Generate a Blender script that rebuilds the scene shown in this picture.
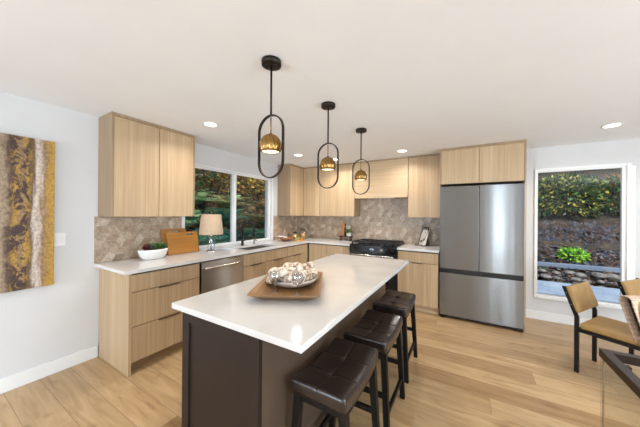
import bpy, bmesh, math, random
from mathutils import Vector, Matrix
random.seed(7)
PI = math.pi
scn = bpy.context.scene
for o in list(bpy.data.objects): bpy.data.objects.remove(o)
C = scn.collection

# ------------------------------------------------------------------ camera
YAW, PITCH, ROLL = 0.5299, 0.0015, 0.0079
F_ = Vector((-math.sin(YAW)*math.cos(PITCH), math.cos(YAW)*math.cos(PITCH), math.sin(PITCH)))
R_ = Vector((math.cos(YAW), math.sin(YAW), 0)); U_ = R_.cross(F_)
R2 = R_*math.cos(ROLL)+U_*math.sin(ROLL); U2 = -R_*math.sin(ROLL)+U_*math.cos(ROLL)
cd = bpy.data.cameras.new('camera'); cam = bpy.data.objects.new('camera', cd); C.objects.link(cam)
cam.matrix_world = Matrix(((R2.x,U2.x,-F_.x,3.1086),(R2.y,U2.y,-F_.y,-0.8131),(R2.z,U2.z,-F_.z,1.4139),(0,0,0,1)))
cd.sensor_width = 36; cd.lens = 248.96/640*36; cd.clip_start = .02; cd.clip_end = 200
scn.camera = cam

# ------------------------------------------------------------------ world, sun, added area fills, exposure
scn.view_settings.view_transform = 'Standard'; scn.view_settings.look = 'None'
scn.view_settings.gamma = 1; scn.view_settings.exposure = 0.16
scn.view_settings.use_curve_mapping = False
w = bpy.data.worlds.new('world'); scn.world = w; w.use_nodes = True
wn = w.node_tree; bg = wn.nodes['Background']
sky = wn.nodes.new('ShaderNodeTexSky'); sky.sky_type = 'NISHITA'; sky.sun_disc = False
sky.sun_elevation = math.radians(50); sky.sun_rotation = math.radians(150)
wn.links.new(sky.outputs[0], bg.inputs[0]); bg.inputs[1].default_value = 0.17

def light(name, kind, loc, direction, power, color=(1,1,1), size=None, sizey=None, **kw):
    l = bpy.data.lights.new(name, kind); l.energy = power; l.color = color
    if kind == 'AREA':
        l.shape = kw.get('shape', 'RECTANGLE'); l.size = size
        if sizey: l.size_y = sizey
    if 'angle' in kw: l.angle = kw['angle']
    if 'spread' in kw: l.spread = kw['spread']
    if 'radius' in kw: l.shadow_soft_size = kw['radius']
    if 'spot' in kw: l.spot_size = kw['spot']; l.spot_blend = kw.get('blend', .6)
    o = bpy.data.objects.new(name, l); C.objects.link(o); o.location = loc
    o.rotation_euler = Vector(direction).to_track_quat('-Z', 'Y').to_euler()
    return o
light('sun', 'SUN', (0,0,20), (-.45,.85,-1.25), 6.0, (1,.93,.8), angle=.03)
for xa_, xb_, pw_ in ((.45,1.75,115),(3.96,4.44,48)): light('added_fill_rear', 'AREA', ((xa_+xb_)/2,-4.62,1.15), (0,1,.75), pw_*1.15, (.74,.87,1), xb_-xa_-.1, 2.0)  # added area fills at unseen rear openings; the narrow one streaks the fridge
light('added_fill_right', 'AREA', (7.12,-.35,1.2), (-1,0,.0001), 185, (.74,.87,1), 2.3, 2.0)  # added area fill outside an unseen opening, brightens the room
H = 2.3416; YB = 3.63
CANS = [(.80,.85),(.82,2.40),(2.30,2.92),(4.39,2.885),(1.18,2.967),(2.4,-1.4),(4.39,-.9),(4.39,1.0),(2.6,-3.2),(4.5,-3.2),(6.1,1.6)]
CAN_W = 6.5; CAN_C = (1,.95,.89)

# ------------------------------------------------------------------ materials
def mat(name, col, rough=.5, metal=0, **kw):
    m = bpy.data.materials.new(name); m.use_nodes = True
    b = m.node_tree.nodes['Principled BSDF']
    b.inputs['Base Color'].default_value = (*col, 1); b.inputs['Roughness'].default_value = rough
    b.inputs['Metallic'].default_value = metal
    for k, v in kw.items():
        k = k.replace('_', ' ')
        b.inputs[k].default_value = v
    return m
def nodes(m): return m.node_tree.nodes, m.node_tree.links, m.node_tree.nodes['Principled BSDF']
def ramp(n, stops, interp='LINEAR'):
    r = n.new('ShaderNodeValToRGB'); e = r.color_ramp.elements; r.color_ramp.interpolation = interp
    while len(e) < len(stops): e.new(.5)
    for i, (p, c) in enumerate(stops):
        e[i].position = p; e[i].color = (*c, 1)
    return r
def coords(n, l, scale=(1,1,1), rand=True, rot=(0,0,0)):
    tc = n.new('ShaderNodeTexCoord'); mp = n.new('ShaderNodeMapping')
    mp.inputs['Scale'].default_value = scale; mp.inputs['Rotation'].default_value = rot
    l.new(tc.outputs['Object'], mp.inputs[0])
    if rand:
        oi = n.new('ShaderNodeObjectInfo'); mu = n.new('ShaderNodeMath'); mu.operation = 'MULTIPLY'; mu.inputs[1].default_value = 37
        l.new(oi.outputs['Random'], mu.inputs[0]); l.new(mu.outputs[0], mp.inputs['Location'])
    return mp
def noise(n, l, vec, scale, detail=4, rough=.55, dist=0):
    t = n.new('ShaderNodeTexNoise'); t.inputs['Scale'].default_value = scale; t.inputs['Detail'].default_value = detail
    t.inputs['Roughness'].default_value = rough; t.inputs['Distortion'].default_value = dist
    if vec is not None: l.new(vec.outputs[0], t.inputs['Vector'])
    return t
def bump(n, l, b, src, strength=.1, dist=.002):
    bp = n.new('ShaderNodeBump'); bp.inputs['Strength'].default_value = strength; bp.inputs['Distance'].default_value = dist
    l.new(src, bp.inputs['Height']); l.new(bp.outputs[0], b.inputs['Normal'])
def noisy(name, stops, scale=8, rough=.5, stretch=(1,1,1), detail=4, bstr=0, dist=0, metal=0, rand=True, **kw):
    m = mat(name, stops[0][1], rough, metal, **kw); n, l, b = nodes(m)
    c = coords(n, l, stretch, rand); t = noise(n, l, c, scale, detail, dist=dist); r = ramp(n, stops)
    l.new(t.outputs[0], r.inputs[0]); l.new(r.outputs[0], b.inputs['Base Color'])
    if bstr: bump(n, l, b, t.outputs[0], bstr)
    return m
def wood(name, light_, dark, axis='Z', rough=.45, sc=1.0, contrast=1.0):
    m = mat(name, light_, rough); n, l, b = nodes(m)
    s = {'X': (.9,38,38), 'Y': (38,.9,38), 'Z': (38,38,.9)}[axis]
    c = coords(n, l, tuple(v*sc for v in s)); t = noise(n, l, c, 1.0, 5, .62, .25)
    s2 = tuple(v*.12*sc for v in s)
    c2 = coords(n, l, s2); t2 = noise(n, l, c2, 1.0, 3, .5)
    mid = tuple((a+d)/2 for a, d in zip(light_, dark))
    r = ramp(n, [(.36, dark), (.52, mid), (.64, light_)])
    mx = n.new('ShaderNodeMix'); mx.data_type = 'FLOAT'; mx.inputs[0].default_value = .35
    l.new(t.outputs[0], mx.inputs[2]); l.new(t2.outputs[0], mx.inputs[3])
    l.new(mx.outputs[0], r.inputs[0]); l.new(r.outputs[0], b.inputs['Base Color'])
    bump(n, l, b, t.outputs[0], .08, .001)
    return m
def emit(name, col, s):
    m = bpy.data.materials.new(name); m.use_nodes = True; n = m.node_tree.nodes; n.clear()
    e = n.new('ShaderNodeEmission'); o = n.new('ShaderNodeOutputMaterial'); e.inputs[0].default_value = (*col, 1); e.inputs[1].default_value = s
    m.node_tree.links.new(e.outputs[0], o.inputs[0]); return m
def glass_thin(name, tint=(1,1,1), refl=1.0):
    m = bpy.data.materials.new(name); m.use_nodes = True; n = m.node_tree.nodes; l = m.node_tree.links; n.clear()
    o = n.new('ShaderNodeOutputMaterial'); t = n.new('ShaderNodeBsdfTransparent'); g = n.new('ShaderNodeBsdfGlossy')
    t.inputs[0].default_value = (*tint, 1); g.inputs['Roughness'].default_value = .01
    f = n.new('ShaderNodeLayerWeight'); f.inputs[0].default_value = .5
    pw = n.new('ShaderNodeMath'); pw.operation = 'POWER'; pw.inputs[1].default_value = 5; l.new(f.outputs['Facing'], pw.inputs[0])
    mm = n.new('ShaderNodeMath'); mm.operation = 'MULTIPLY_ADD'; mm.inputs[1].default_value = .7; mm.inputs[2].default_value = .035*refl; l.new(pw.outputs[0], mm.inputs[0])
    mx = n.new('ShaderNodeMixShader'); l.new(mm.outputs[0], mx.inputs[0]); l.new(t.outputs[0], mx.inputs[1]); l.new(g.outputs[0], mx.inputs[2])
    l.new(mx.outputs[0], o.inputs[0]); return m

M = {}
M['wall'] = noisy('wall_paint', [(.3,(.645,.64,.635)),(.7,(.665,.66,.655))], 3, .75)
M['ceiling'] = noisy('ceiling_paint', [(.3,(.87,.885,.905)),(.7,(.89,.905,.925))], 3, .8)
M['trim'] = mat('trim_white', (.80,.80,.79), .4)
M['oak'] = wood('oak_vertical', (.60,.435,.265), (.43,.295,.165), 'Z')
M['oak_x'] = wood('oak_horizontal_x', (.60,.44,.27), (.46,.32,.185), 'X')
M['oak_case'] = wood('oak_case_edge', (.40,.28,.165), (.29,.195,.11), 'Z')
M['oak_y'] = wood('oak_horizontal_y', (.66,.455,.25), (.50,.335,.175), 'Y')
M['gap'] = mat('dark_reveal', (.04,.03,.022), .8)
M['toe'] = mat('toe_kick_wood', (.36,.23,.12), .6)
M['quartz'] = noisy('white_quartz', [(.35,(.56,.545,.53)),(.5,(.62,.605,.59)),(.8,(.65,.635,.62))], 2.2, .08, detail=6, dist=.6, rand=False)
M['quartz_lit'] = noisy('white_quartz_lit', [(.35,(.68,.65,.62)),(.5,(.74,.71,.68)),(.8,(.77,.745,.715))], 2.2, .14, detail=6, dist=.6, rand=False)  # same quartz in a lighter colour, painting in the perimeter's brighter light
M['espresso'] = mat('espresso_paint', (.018,.0095,.0060), .5, 0, Specular_IOR_Level=.3)
M['bronze'] = mat('bronze_panel', (.085,.056,.038), .3)
M['blackmetal'] = mat('black_metal', (.006,.0055,.0055), .42, .2)
M['darkbronze'] = mat('dark_bronze', (.022,.014,.010), .42, .5)
M['brass'] = noisy('antique_brass', [(.3,(.27,.155,.045)),(.7,(.40,.24,.08))], 30, .24, metal=1)
M['pull'] = mat('edge_pull_bronze', (.20,.13,.075), .35, .6)
M['leather'] = noisy('dark_leather', [(.35,(.012,.007,.006)),(.65,(.024,.014,.011))], 60, .30, bstr=.12, Coat_Weight=.15)
M['button'] = mat('leather_button', (.05,.03,.026), .3)
M['blackwood'] = mat('black_stained_wood', (.0045,.0035,.003), .5, 0, Specular_IOR_Level=.25)
M['tan'] = noisy('tan_leather', [(.3,(.33,.195,.065)),(.7,(.40,.245,.09))], 14, .5, bstr=.05)
M['glass'] = glass_thin('window_glass', (.97,.985,.98), .8)
M['clear'] = glass_thin('clear_glass', (.97,.98,.98), 1.6)
M['tableglass'] = glass_thin('table_glass', (.93,.95,.94), .5)
M['ceramic'] = mat('white_ceramic', (.80,.78,.75), .35)
M['black'] = mat('black_enamel', (.008,.008,.009), .3)
M['blackgloss'] = mat('black_glass', (.01,.01,.012), .08)
M['iron'] = mat('cast_iron', (.015,.015,.016), .55)
M['chrome'] = mat('chrome', (.75,.74,.72), .15, 1)

def steel(name, col, rough=.24, axis=(1,0,0), aniso=1.0, rot=0):
    m = mat(name, col, rough, 1.0); n, l, b = nodes(m)
    b.inputs['Anisotropic'].default_value = aniso
    tg = n.new('ShaderNodeCombineXYZ'); tg.inputs[2].default_value = 1
    l.new(tg.outputs[0], b.inputs['Tangent']); b.inputs['Anisotropic Rotation'].default_value = rot
    c = coords(n, l, (5.5, 5.5, .12)); t = noise(n, l, c, 1.0, 2, .5)
    bump(n, l, b, t.outputs[0], .25, .006)
    return m
M['steel'] = steel('brushed_dark_steel', (.25,.252,.25), .25)
M['steel_dw'] = steel('brushed_warm_steel', (.46,.41,.36), .28)
M['steel_light'] = mat('steel_bar', (.62,.58,.54), .25, 1)

# oak floor: planks along x
def floor_mat():
    m = mat('oak_plank_floor', (.5,.35,.2), .33); n, l, b = nodes(m)
    tc = n.new('ShaderNodeTexCoord'); sp = n.new('ShaderNodeSeparateXYZ'); l.new(tc.outputs['Object'], sp.inputs[0])
    def mth(op, a, b_=None, c_=None):
        q = n.new('ShaderNodeMath'); q.operation = op
        for k_, v in enumerate((a, b_, c_)):
            if v is None: continue
            if isinstance(v, (int, float)): q.inputs[k_].default_value = v
            else: l.new(v, q.inputs[k_])
        return q.outputs[0]
    PW, PL = .19, 1.85
    ry = mth('DIVIDE', sp.outputs['Y'], PW); row = mth('FLOOR', ry)
    w1 = n.new('ShaderNodeTexWhiteNoise'); w1.noise_dimensions = '1D'; l.new(row, w1.inputs['W'])
    xx = mth('ADD', mth('DIVIDE', sp.outputs['X'], PL), mth('MULTIPLY', w1.outputs['Value'], 7.3)); cell = mth('FLOOR', xx)
    cb = n.new('ShaderNodeCombineXYZ'); l.new(row, cb.inputs[0]); l.new(cell, cb.inputs[1])
    w2 = n.new('ShaderNodeTexWhiteNoise'); w2.noise_dimensions = '2D'; l.new(cb.outputs[0], w2.inputs['Vector'])
    fy = mth('FRACT', ry); fx = mth('FRACT', xx)
    ey = mth('MULTIPLY', mth('MINIMUM', fy, mth('SUBTRACT', 1.0, fy)), PW); ex = mth('MULTIPLY', mth('MINIMUM', fx, mth('SUBTRACT', 1.0, fx)), PL)
    seam = mth('LESS_THAN', mth('MINIMUM', ex, ey), .0014)
    mp = n.new('ShaderNodeMapping'); mp.inputs['Scale'].default_value = (1.5,13,1)
    va = n.new('ShaderNodeVectorMath'); va.operation = 'MULTIPLY_ADD'; va.inputs[1].default_value = (19,17,13)
    l.new(w2.outputs['Color'], va.inputs[0]); l.new(tc.outputs['Object'], va.inputs[2]); l.new(va.outputs[0], mp.inputs[0])
    g = noise(n, l, mp, 1.0, 6, .6, 1.6)
    g2m = n.new('ShaderNodeMapping'); g2m.inputs['Scale'].default_value = (2.2,5,1); l.new(va.outputs[0], g2m.inputs[0])
    g2 = noise(n, l, g2m, 1.0, 3, .5, 2.0)
    r1 = ramp(n, [(.25,(.33,.20,.09)),(.45,(.455,.30,.155)),(.68,(.545,.375,.205))]); l.new(g.outputs[0], r1.inputs[0])
    r2 = ramp(n, [(0,(.74,.66,.58)),(.08,(.88,.85,.82)),(.3,(.98,.97,.95)),(.8,(1.04,1.03,1.02)),(1,(1.10,1.09,1.08))]); l.new(w2.outputs['Value'], r2.inputs[0])
    mx = n.new('ShaderNodeMix'); mx.data_type = 'RGBA'; mx.blend_type = 'MULTIPLY'; mx.inputs[0].default_value = 1
    l.new(r1.outputs[0], mx.inputs[6]); l.new(r2.outputs[0], mx.inputs[7])
    r3 = ramp(n, [(.26,(.70,.64,.58)),(.36,(.95,.94,.92)),(.62,(1,1,1)),(.8,(1.06,1.05,1.04))]); l.new(g2.outputs[0], r3.inputs[0])
    mx2 = n.new('ShaderNodeMix'); mx2.data_type = 'RGBA'; mx2.blend_type = 'MULTIPLY'; mx2.inputs[0].default_value = 1
    l.new(mx.outputs[2], mx2.inputs[6]); l.new(r3.outputs[0], mx2.inputs[7])
    # knots
    vm = n.new('ShaderNodeMapping'); vm.inputs['Scale'].default_value = (1.3,2.4,1); l.new(tc.outputs['Object'], vm.inputs[0])
    vo = n.new('ShaderNodeTexVoronoi'); vo.inputs['Scale'].default_value = 1.0; l.new(vm.outputs[0], vo.inputs['Vector'])
    rk = ramp(n, [(.03,(.15,.09,.06)),(.07,(.62,.54,.46)),(.15,(1,1,1))]); l.new(vo.outputs['Distance'], rk.inputs[0])
    mx3 = n.new('ShaderNodeMix'); mx3.data_type = 'RGBA'; mx3.blend_type = 'MULTIPLY'; mx3.inputs[0].default_value = 1
    l.new(mx2.outputs[2], mx3.inputs[6]); l.new(rk.outputs[0], mx3.inputs[7])
    mx4 = n.new('ShaderNodeMix'); mx4.data_type = 'RGBA'; mx4.blend_type = 'MIX'
    l.new(seam, mx4.inputs[0]); l.new(mx3.outputs[2], mx4.inputs[6]); mx4.inputs[7].default_value = (.20,.12,.06,1)
    l.new(mx4.outputs[2], b.inputs['Base Color'])
    bump(n, l, b, g.outputs[0], .06, .001)
    return m
M['floor'] = floor_mat()

def tile_mat(i, col):
    m = mat('stone_tile_%d' % i, col, .35); n, l, b = nodes(m)
    c = coords(n, l, (1,1,1), False); t = noise(n, l, c, 22, 6, .6, 1.5)
    r = ramp(n, [(.32, tuple(v*.66 for v in col)), (.5, col), (.68, tuple(min(1,v*1.25) for v in col))])
    l.new(t.outputs[0], r.inputs[0]); l.new(r.outputs[0], b.inputs['Base Color']); return m
TILES = [tile_mat(i, c) for i, c in enumerate([(.40,.29,.20),(.46,.35,.25),(.37,.265,.18),(.55,.44,.335),(.43,.32,.225),(.32,.225,.15)])]
M['grout'] = mat('grout', (.50,.43,.36), .8)

# ------------------------------------------------------------------ mesh helpers
def bx(bm, x0, x1, y0, y1, z0, z1, bev=0, mi=0, seg=2):
    vs = [bm.verts.new(p) for p in ((x0,y0,z0),(x1,y0,z0),(x1,y1,z0),(x0,y1,z0),(x0,y0,z1),(x1,y0,z1),(x1,y1,z1),(x0,y1,z1))]
    fs = [bm.faces.new([vs[i] for i in q]) for q in ((3,2,1,0),(4,5,6,7),(0,1,5,4),(1,2,6,5),(2,3,7,6),(3,0,4,7))]
    for f in fs: f.material_index = mi
    if bev:
        es = list({e for f in fs for e in f.edges})
        bmesh.ops.bevel(bm, geom=es, offset=bev, segments=seg, affect='EDGES', profile=.5)
    return vs
def beam(bm, p, q, wx, wy, up=(0,0,1), bev=0):
    """rectangular bar from p to q, ends square, width wx along side axis, wy along the other"""
    p = Vector(p); q = Vector(q); d = (q-p).normalized(); s = d.cross(Vector(up))
    if s.length < 1e-4: s = Vector((1,0,0))
    s.normalize(); t = s.cross(d)
    vs = []
    for c in (p, q):
        for a, b_ in ((-1,-1),(1,-1),(1,1),(-1,1)):
            vs.append(bm.verts.new(c + s*a*wx/2 + t*b_*wy/2))
    fs = [bm.faces.new([vs[i] for i in f]) for f in ((3,2,1,0),(4,5,6,7),(0,1,5,4),(1,2,6,5),(2,3,7,6),(3,0,4,7))]
    if bev: bmesh.ops.bevel(bm, geom=list({e for f in fs for e in f.edges}), offset=bev, segments=2, affect='EDGES')
def tube(bm, pts, r, n=12, closed=False, sx=1, caps=True, radii=None):
    pts = [Vector(p) for p in pts]; N = len(pts); rings = []
    prev = None
    for i, p in enumerate(pts):
        if closed: d = pts[(i+1) % N]-pts[i-1]
        else: d = pts[min(i+1, N-1)]-pts[max(i-1, 0)]
        d.normalize()
        if prev is None:
            a = Vector((0,0,1)) if abs(d.z) < .9 else Vector((1,0,0))
            s = d.cross(a).normalized()
        else:
            s = (prev - d*prev.dot(d)).normalized()
        prev = s; t = d.cross(s); rr = radii[i] if radii else r
        rings.append([bm.verts.new(p + (s*math.cos(k*2*PI/n) + t*math.sin(k*2*PI/n)*sx)*rr) for k in range(n)])
    for i in range(N if closed else N-1):
        a, b_ = rings[i], rings[(i+1) % N]
        for k in range(n): 
            f = bm.faces.new((a[k], a[(k+1) % n], b_[(k+1) % n], b_[k])); f.smooth = True
    if not closed and caps:
        bm.faces.new(list(reversed(rings[0]))); bm.faces.new(rings[-1])
def lathe(bm, prof, n=32, c=(0,0,0), mod=None, mi=0, close=False):
    rings = []
    for r, z in prof:
        ring = []
        for k in range(n):
            a = k*2*PI/n; rr = r*(mod(a, z) if mod else 1)
            ring.append(bm.verts.new((c[0]+rr*math.cos(a), c[1]+rr*math.sin(a), c[2]+z)))
        rings.append(ring)
    for i in range(len(rings)-1):
        a, b_ = rings[i], rings[i+1]
        for k in range(n):
            f = bm.faces.new((a[k], a[(k+1) % n], b_[(k+1) % n], b_[k])); f.smooth = True; f.material_index = mi
    if prof[0][0] > 1e-4 and not close: f = bm.faces.new(list(reversed(rings[0]))); f.material_index = mi
    if prof[-1][0] > 1e-4 and not close: f = bm.faces.new(rings[-1]); f.material_index = mi
def prism(bm, poly, z0, z1, axis='z', mi=0, bev=0):
    def P(a, b_, h): return {'z': (a,b_,h), 'y': (a,h,b_), 'x': (h,a,b_)}[axis]
    lo = [bm.verts.new(P(a,b_,z0)) for a, b_ in poly]; hi = [bm.verts.new(P(a,b_,z1)) for a, b_ in poly]
    n = len(poly); fs = [bm.faces.new(list(reversed(lo))), bm.faces.new(hi)]
    for i in range(n): fs.append(bm.faces.new((lo[i], lo[(i+1) % n], hi[(i+1) % n], hi[i])))
    for f in fs: f.material_index = mi
    if bev: bmesh.ops.bevel(bm, geom=list({e for f in fs for e in f.edges}), offset=bev, segments=2, affect='EDGES')
def obj(name, bm, mats, parent=None, label=None, smooth=None, loc=None):
    bmesh.ops.recalc_face_normals(bm, faces=bm.faces)
    me = bpy.data.meshes.new(name); bm.to_mesh(me); bm.free()
    for m in (mats if isinstance(mats, (list, tuple)) else [mats]): me.materials.append(m)
    o = bpy.data.objects.new(name, me); C.objects.link(o)
    if smooth:
        for p in me.polygons: p.use_smooth = True
    if parent: o.parent = parent
    if label: o['label'] = label
    if loc: o.location = loc
    return o
def tag(o, label, cat, group=None, kind=None):
    if label: o['label'] = label
    if cat: o['category'] = cat
    if group: o['group'] = group
    if kind: o['kind'] = kind
    return o
def thing(name, label, cat, loc=(0,0,0), rz=0, group=None):
    o = bpy.data.objects.new(name, None); C.objects.link(o); o.location = loc; o.rotation_euler = (0,0,rz); o.empty_display_size = .05
    return tag(o, label, cat, group)
def struct(name, bm, m, parent=None):
    o = obj(name, bm, m, parent)
    if not parent: o['kind'] = 'structure'
    return o
def dup(root, loc, rz=None, label=None, group=None):
    r = root.copy(); C.objects.link(r); r.location = loc
    if rz is not None: r.rotation_euler = (0,0,rz)
    if label: r['label'] = label
    if group: r['group'] = group
    for ch in list(root.children):
        c = ch.copy(); C.objects.link(c); c.parent = r
        for g in ch.children:
            d = g.copy(); C.objects.link(d); d.parent = c
    return r
NB = bmesh.new
def box_obj(name, x0, x1, y0, y1, z0, z1, m, parent=None, bev=0, label=None):
    b = NB(); bx(b, x0, x1, y0, y1, z0, z1, bev); return obj(name, b, m, parent, label)

# ------------------------------------------------------------------ room shell
RX = 7.0; RY = -4.5
b = NB(); bx(b, -.15, RX+.15, RY-.15, YB+.15, -.12, 0); fl = struct('floor', b, M['floor'])
b = NB(); bx(b, -.15, RX+.15, RY-.15, YB+.15, H, H+.12); struct('ceiling', b, M['ceiling'])
LW = (1.03, 2.70, .93, 2.045)      # left window opening y0,y1,z0,z1
BW = (3.95, 4.85, .33, 2.02)    # back picture window opening x0,x1,z0,z1
def wall_with_hole(name, axis, t0, t1, a0, a1, hole):
    b = NB()
    def B(p0, p1, z0, z1):
        if axis == 'x': bx(b, t0, t1, p0, p1, z0, z1)
        else: bx(b, p0, p1, t0, t1, z0, z1)
    h0, h1, hz0, hz1 = hole
    B(a0, h0, 0, H); B(h1, a1, 0, H); B(h0, h1, 0, hz0); B(h0, h1, hz1, H)
    return struct(name, b, M['wall'])
wall_with_hole('wall_left', 'x', -.15, 0, RY-.15, YB+.15, LW)
wall_with_hole('wall_back', 'y', YB, YB+.15, 0, RX+.15, BW)
wall_with_hole('wall_right', 'x', RX, RX+.15, RY-.15, YB, (-2.1, .9, .15, 2.2))  # unseen opening put in to admit the added right fill
b = NB()
for a in ((0,.45,0,H),(1.75,3.96,0,H),(4.44,RX,0,H)): bx(b, a[0], a[1], RY-.15, RY, a[2], a[3])  # unseen gaps placed for the fill light and the fridge streak
for xa_, xb_ in ((.45,1.75),(3.96,4.44)): bx(b, xa_, xb_, RY-.15, RY, 0, .1); bx(b, xa_, xb_, RY-.15, RY, 2.2, H)
struct('wall_rear', b, M['wall'])
def baseboard(name, x0, x1, y0, y1):
    b = NB(); bx(b, x0, x1, y0, y1, 0, .115, .003); struct(name, b, M['trim'])
baseboard('baseboard_left', 0, .015, RY, .195)
baseboard('baseboard_back', 3.75, RX, YB-.015, YB)

# left sliding window
def window_frame(name, axis, t0, t1, a0, a1, z0, z1, w_, mull=(), mw=.05, casing=0):
    pass
b = NB()
for xm in (.47, 1.1, 1.73, 3.98, 4.42): bx(b, xm-.02, xm+.02, -4.60, -4.50, .1, 2.2)
struct('window_unseen', b, M['trim'])  # bars for the unseen rear openings, added along with the fills
b = NB(); y0, y1, z0, z1 = LW
for a in ((y0, y0+.035, z0, z1), (y1-.035, y1, z0, z1), (y0+.035, y1-.035, z0, z0+.020), (y0+.035, y1-.035, z1-.012, z1)):
    bx(b, -.10, -.012, *a)
bx(b, -.08, -.008, 1.845, 1.895, z0+.020, z1-.012)                 # meeting stile
win1 = struct('window_1', b, M['trim'])
b = NB()
for (q0, q1, x) in ((y0+.035, 1.845, -.03), (1.895, y1-.05, -.03)):
    for a in ((q0, q0+.014, z0+.020, z1-.012), (q1-.014, q1, z0+.020, z1-.012), (q0+.014, q1-.014, z0+.020, z0+.036), (q0+.014, q1-.014, z1-.026, z1-.012)):
        bx(b, x-.012, x+.012, *a)
obj('sash_frame', b, M['trim'], win1)
box_obj('side_jamb', -.09, -.006, y1-.05, y1-.036, z0+.020, z1-.012, M['trim'], win1)
box_obj('window_pane', -.033, -.027, y0+.049, 1.831, z0+.036, z1-.026, M['glass'], win1)
box_obj('window_pane', -.033, -.027, 1.909, y1-.064, z0+.036, z1-.026, M['glass'], win1)
b = NB(); bx(b, 0.0005, .012, y1, y1+.055, .916, z1+.02, .002); bx(b, 0.0005, .012, 1.02, y1, z1, z1+.02, .002); struct('trim_1', b, M['trim'])

# back picture window
x0, x1, z0, z1 = BW
x1 = 4.775
b = NB()
for a in ((x0-.03, x0+.002), (x1-.002, x1+.035)):
    bx(b, a[0], a[1], YB-.018, YB-.0005, z0-.035, z1+.03, .003)
bx(b, x0+.002, x1-.002, YB-.018, YB-.0005, z1, z1+.03, .003); bx(b, x0+.002, x1-.002, YB-.03, YB-.0005, z0-.035, z0, .003)
struct('trim_2', b, M['trim'])
b = NB()
bx(b, x0+.001, x0+.006, YB+.001, YB+.04, z0, z1); bx(b, x1-.036, BW[1]-.001, YB+.001, YB+.04, z0, z1)
bx(b, x0+.006, x1-.036, YB+.001, YB+.04, z0, z0+.015); bx(b, x0+.006, x1-.036, YB+.001, YB+.04, z1-.018, z1)
win2 = struct('window_2', b, M['trim'])
box_obj('window_pane', x0+.006, x1-.036, YB+.012, YB+.018, z0+.015, z1-.018, M['glass'], win2)

# ------------------------------------------------------------------ backsplash tiling
def clip(poly, x0, x1, y0, y1):
    def cut(P, ax, v, keep_gt):
        out = []
        for i in range(len(P)):
            a, c = P[i], P[(i+1) % len(P)]
            ia = (a[ax] >= v) if keep_gt else (a[ax] <= v); ic = (c[ax] >= v) if keep_gt else (c[ax] <= v)
            if ia: out.append(a)
            if ia != ic:
                t = (v-a[ax])/(c[ax]-a[ax]); out.append((a[0]+t*(c[0]-a[0]), a[1]+t*(c[1]-a[1])))
        return out
    for ax, v, g in ((0,x0,True),(0,x1,False),(1,y0,True),(1,y1,False)):
        poly = cut(poly, ax, v, g)
        if len(poly) < 3: return []
    return poly
def tiles(bm, rects, place, a=.086, g=.0012, seed=1):
    """rhombus tiles in groups of three (hexagons); place(u, v, h) -> point"""
    rnd = random.Random(seed)
    U0 = min(r[0] for r in rects); U1 = max(r[1] for r in rects); V0 = min(r[2] for r in rects); V1 = max(r[3] for r in rects)
    dx = 1.5*a; dy = math.sqrt(3)*a
    for i in range(int((U1-U0)/dx)+4):
        for j in range(int((V1-V0)/dy)+4):
            cx = U0-a+i*dx; cy = V0-a+j*dy+(dy/2 if i % 2 else 0)
            hv = [(cx+a*math.cos(k*PI/3), cy+a*math.sin(k*PI/3)) for k in range(6)]
            off = rnd.choice((0,1))
            base = rnd.choice(((0,1,3),(2,4,1),(4,3,5),(1,0,4),(0,4,3),(2,1,0)))
            for k in range(3):
                s = (2*k+off) % 6
                q = [(cx,cy), hv[s], hv[(s+1) % 6], hv[(s+2) % 6]]
                mx = sum(p[0] for p in q)/4; my = sum(p[1] for p in q)/4
                q = [(mx+(p[0]-mx)*(1-g/a*3), my+(p[1]-my)*(1-g/a*3)) for p in q]
                for r in rects:
                    c = clip(q, *r)
                    if len(c) < 3: continue
                    lo = [bm.verts.new(place(p[0], p[1], .004)) for p in c]; hi = [bm.verts.new(place(p[0], p[1], .0085)) for p in c]
                    f = bm.faces.new(hi); f.material_index = base[k]
                    for e in range(len(c)):
                        f = bm.faces.new((lo[e], lo[(e+1) % len(c)], hi[(e+1) % len(c)], hi[e])); f.material_index = base[k]
BS = .9155
GM = TILES + [M['grout']]
b = NB(); tiles(b, [(.165, LW[0]-.012, BS, 1.372)], lambda u, v, h: (h, u, v), seed=3); bx(b, .0005, .005, .163, LW[0]-.012, BS, 1.372, mi=6)
tag(obj('backsplash', b, GM), 'beige stone geometric tile backsplash behind the white bowl and cutting boards', 'backsplash', 'backsplash tiling')
b = NB(); tiles(b, [(LW[1]+.057, YB-.009, BS, 1.372)], lambda u, v, h: (h, u, v), seed=5); bx(b, .0005, .005, LW[1]+.057, YB-.01, BS, 1.372, mi=6)
tag(obj('backsplash', b, GM), 'beige stone geometric tile backsplash between the sink window and the inner corner', 'backsplash', 'backsplash tiling')
b = NB()
tiles(b, [(.009, 1.392, BS, 1.372), (1.392, 2.30, BS, 1.70), (2.30, 2.785, BS, 1.372)], lambda u, v, h: (u, YB-h, v), seed=9)
bx(b, .0095, 2.785, YB-.005, YB-.0005, BS, 1.372, mi=6); bx(b, 1.392, 2.30, YB-.005, YB-.0005, 1.372, 1.70, mi=6)
tag(obj('backsplash', b, GM), 'beige stone geometric tile backsplash rising behind the range under the hood', 'backsplash', 'backsplash tiling')

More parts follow.
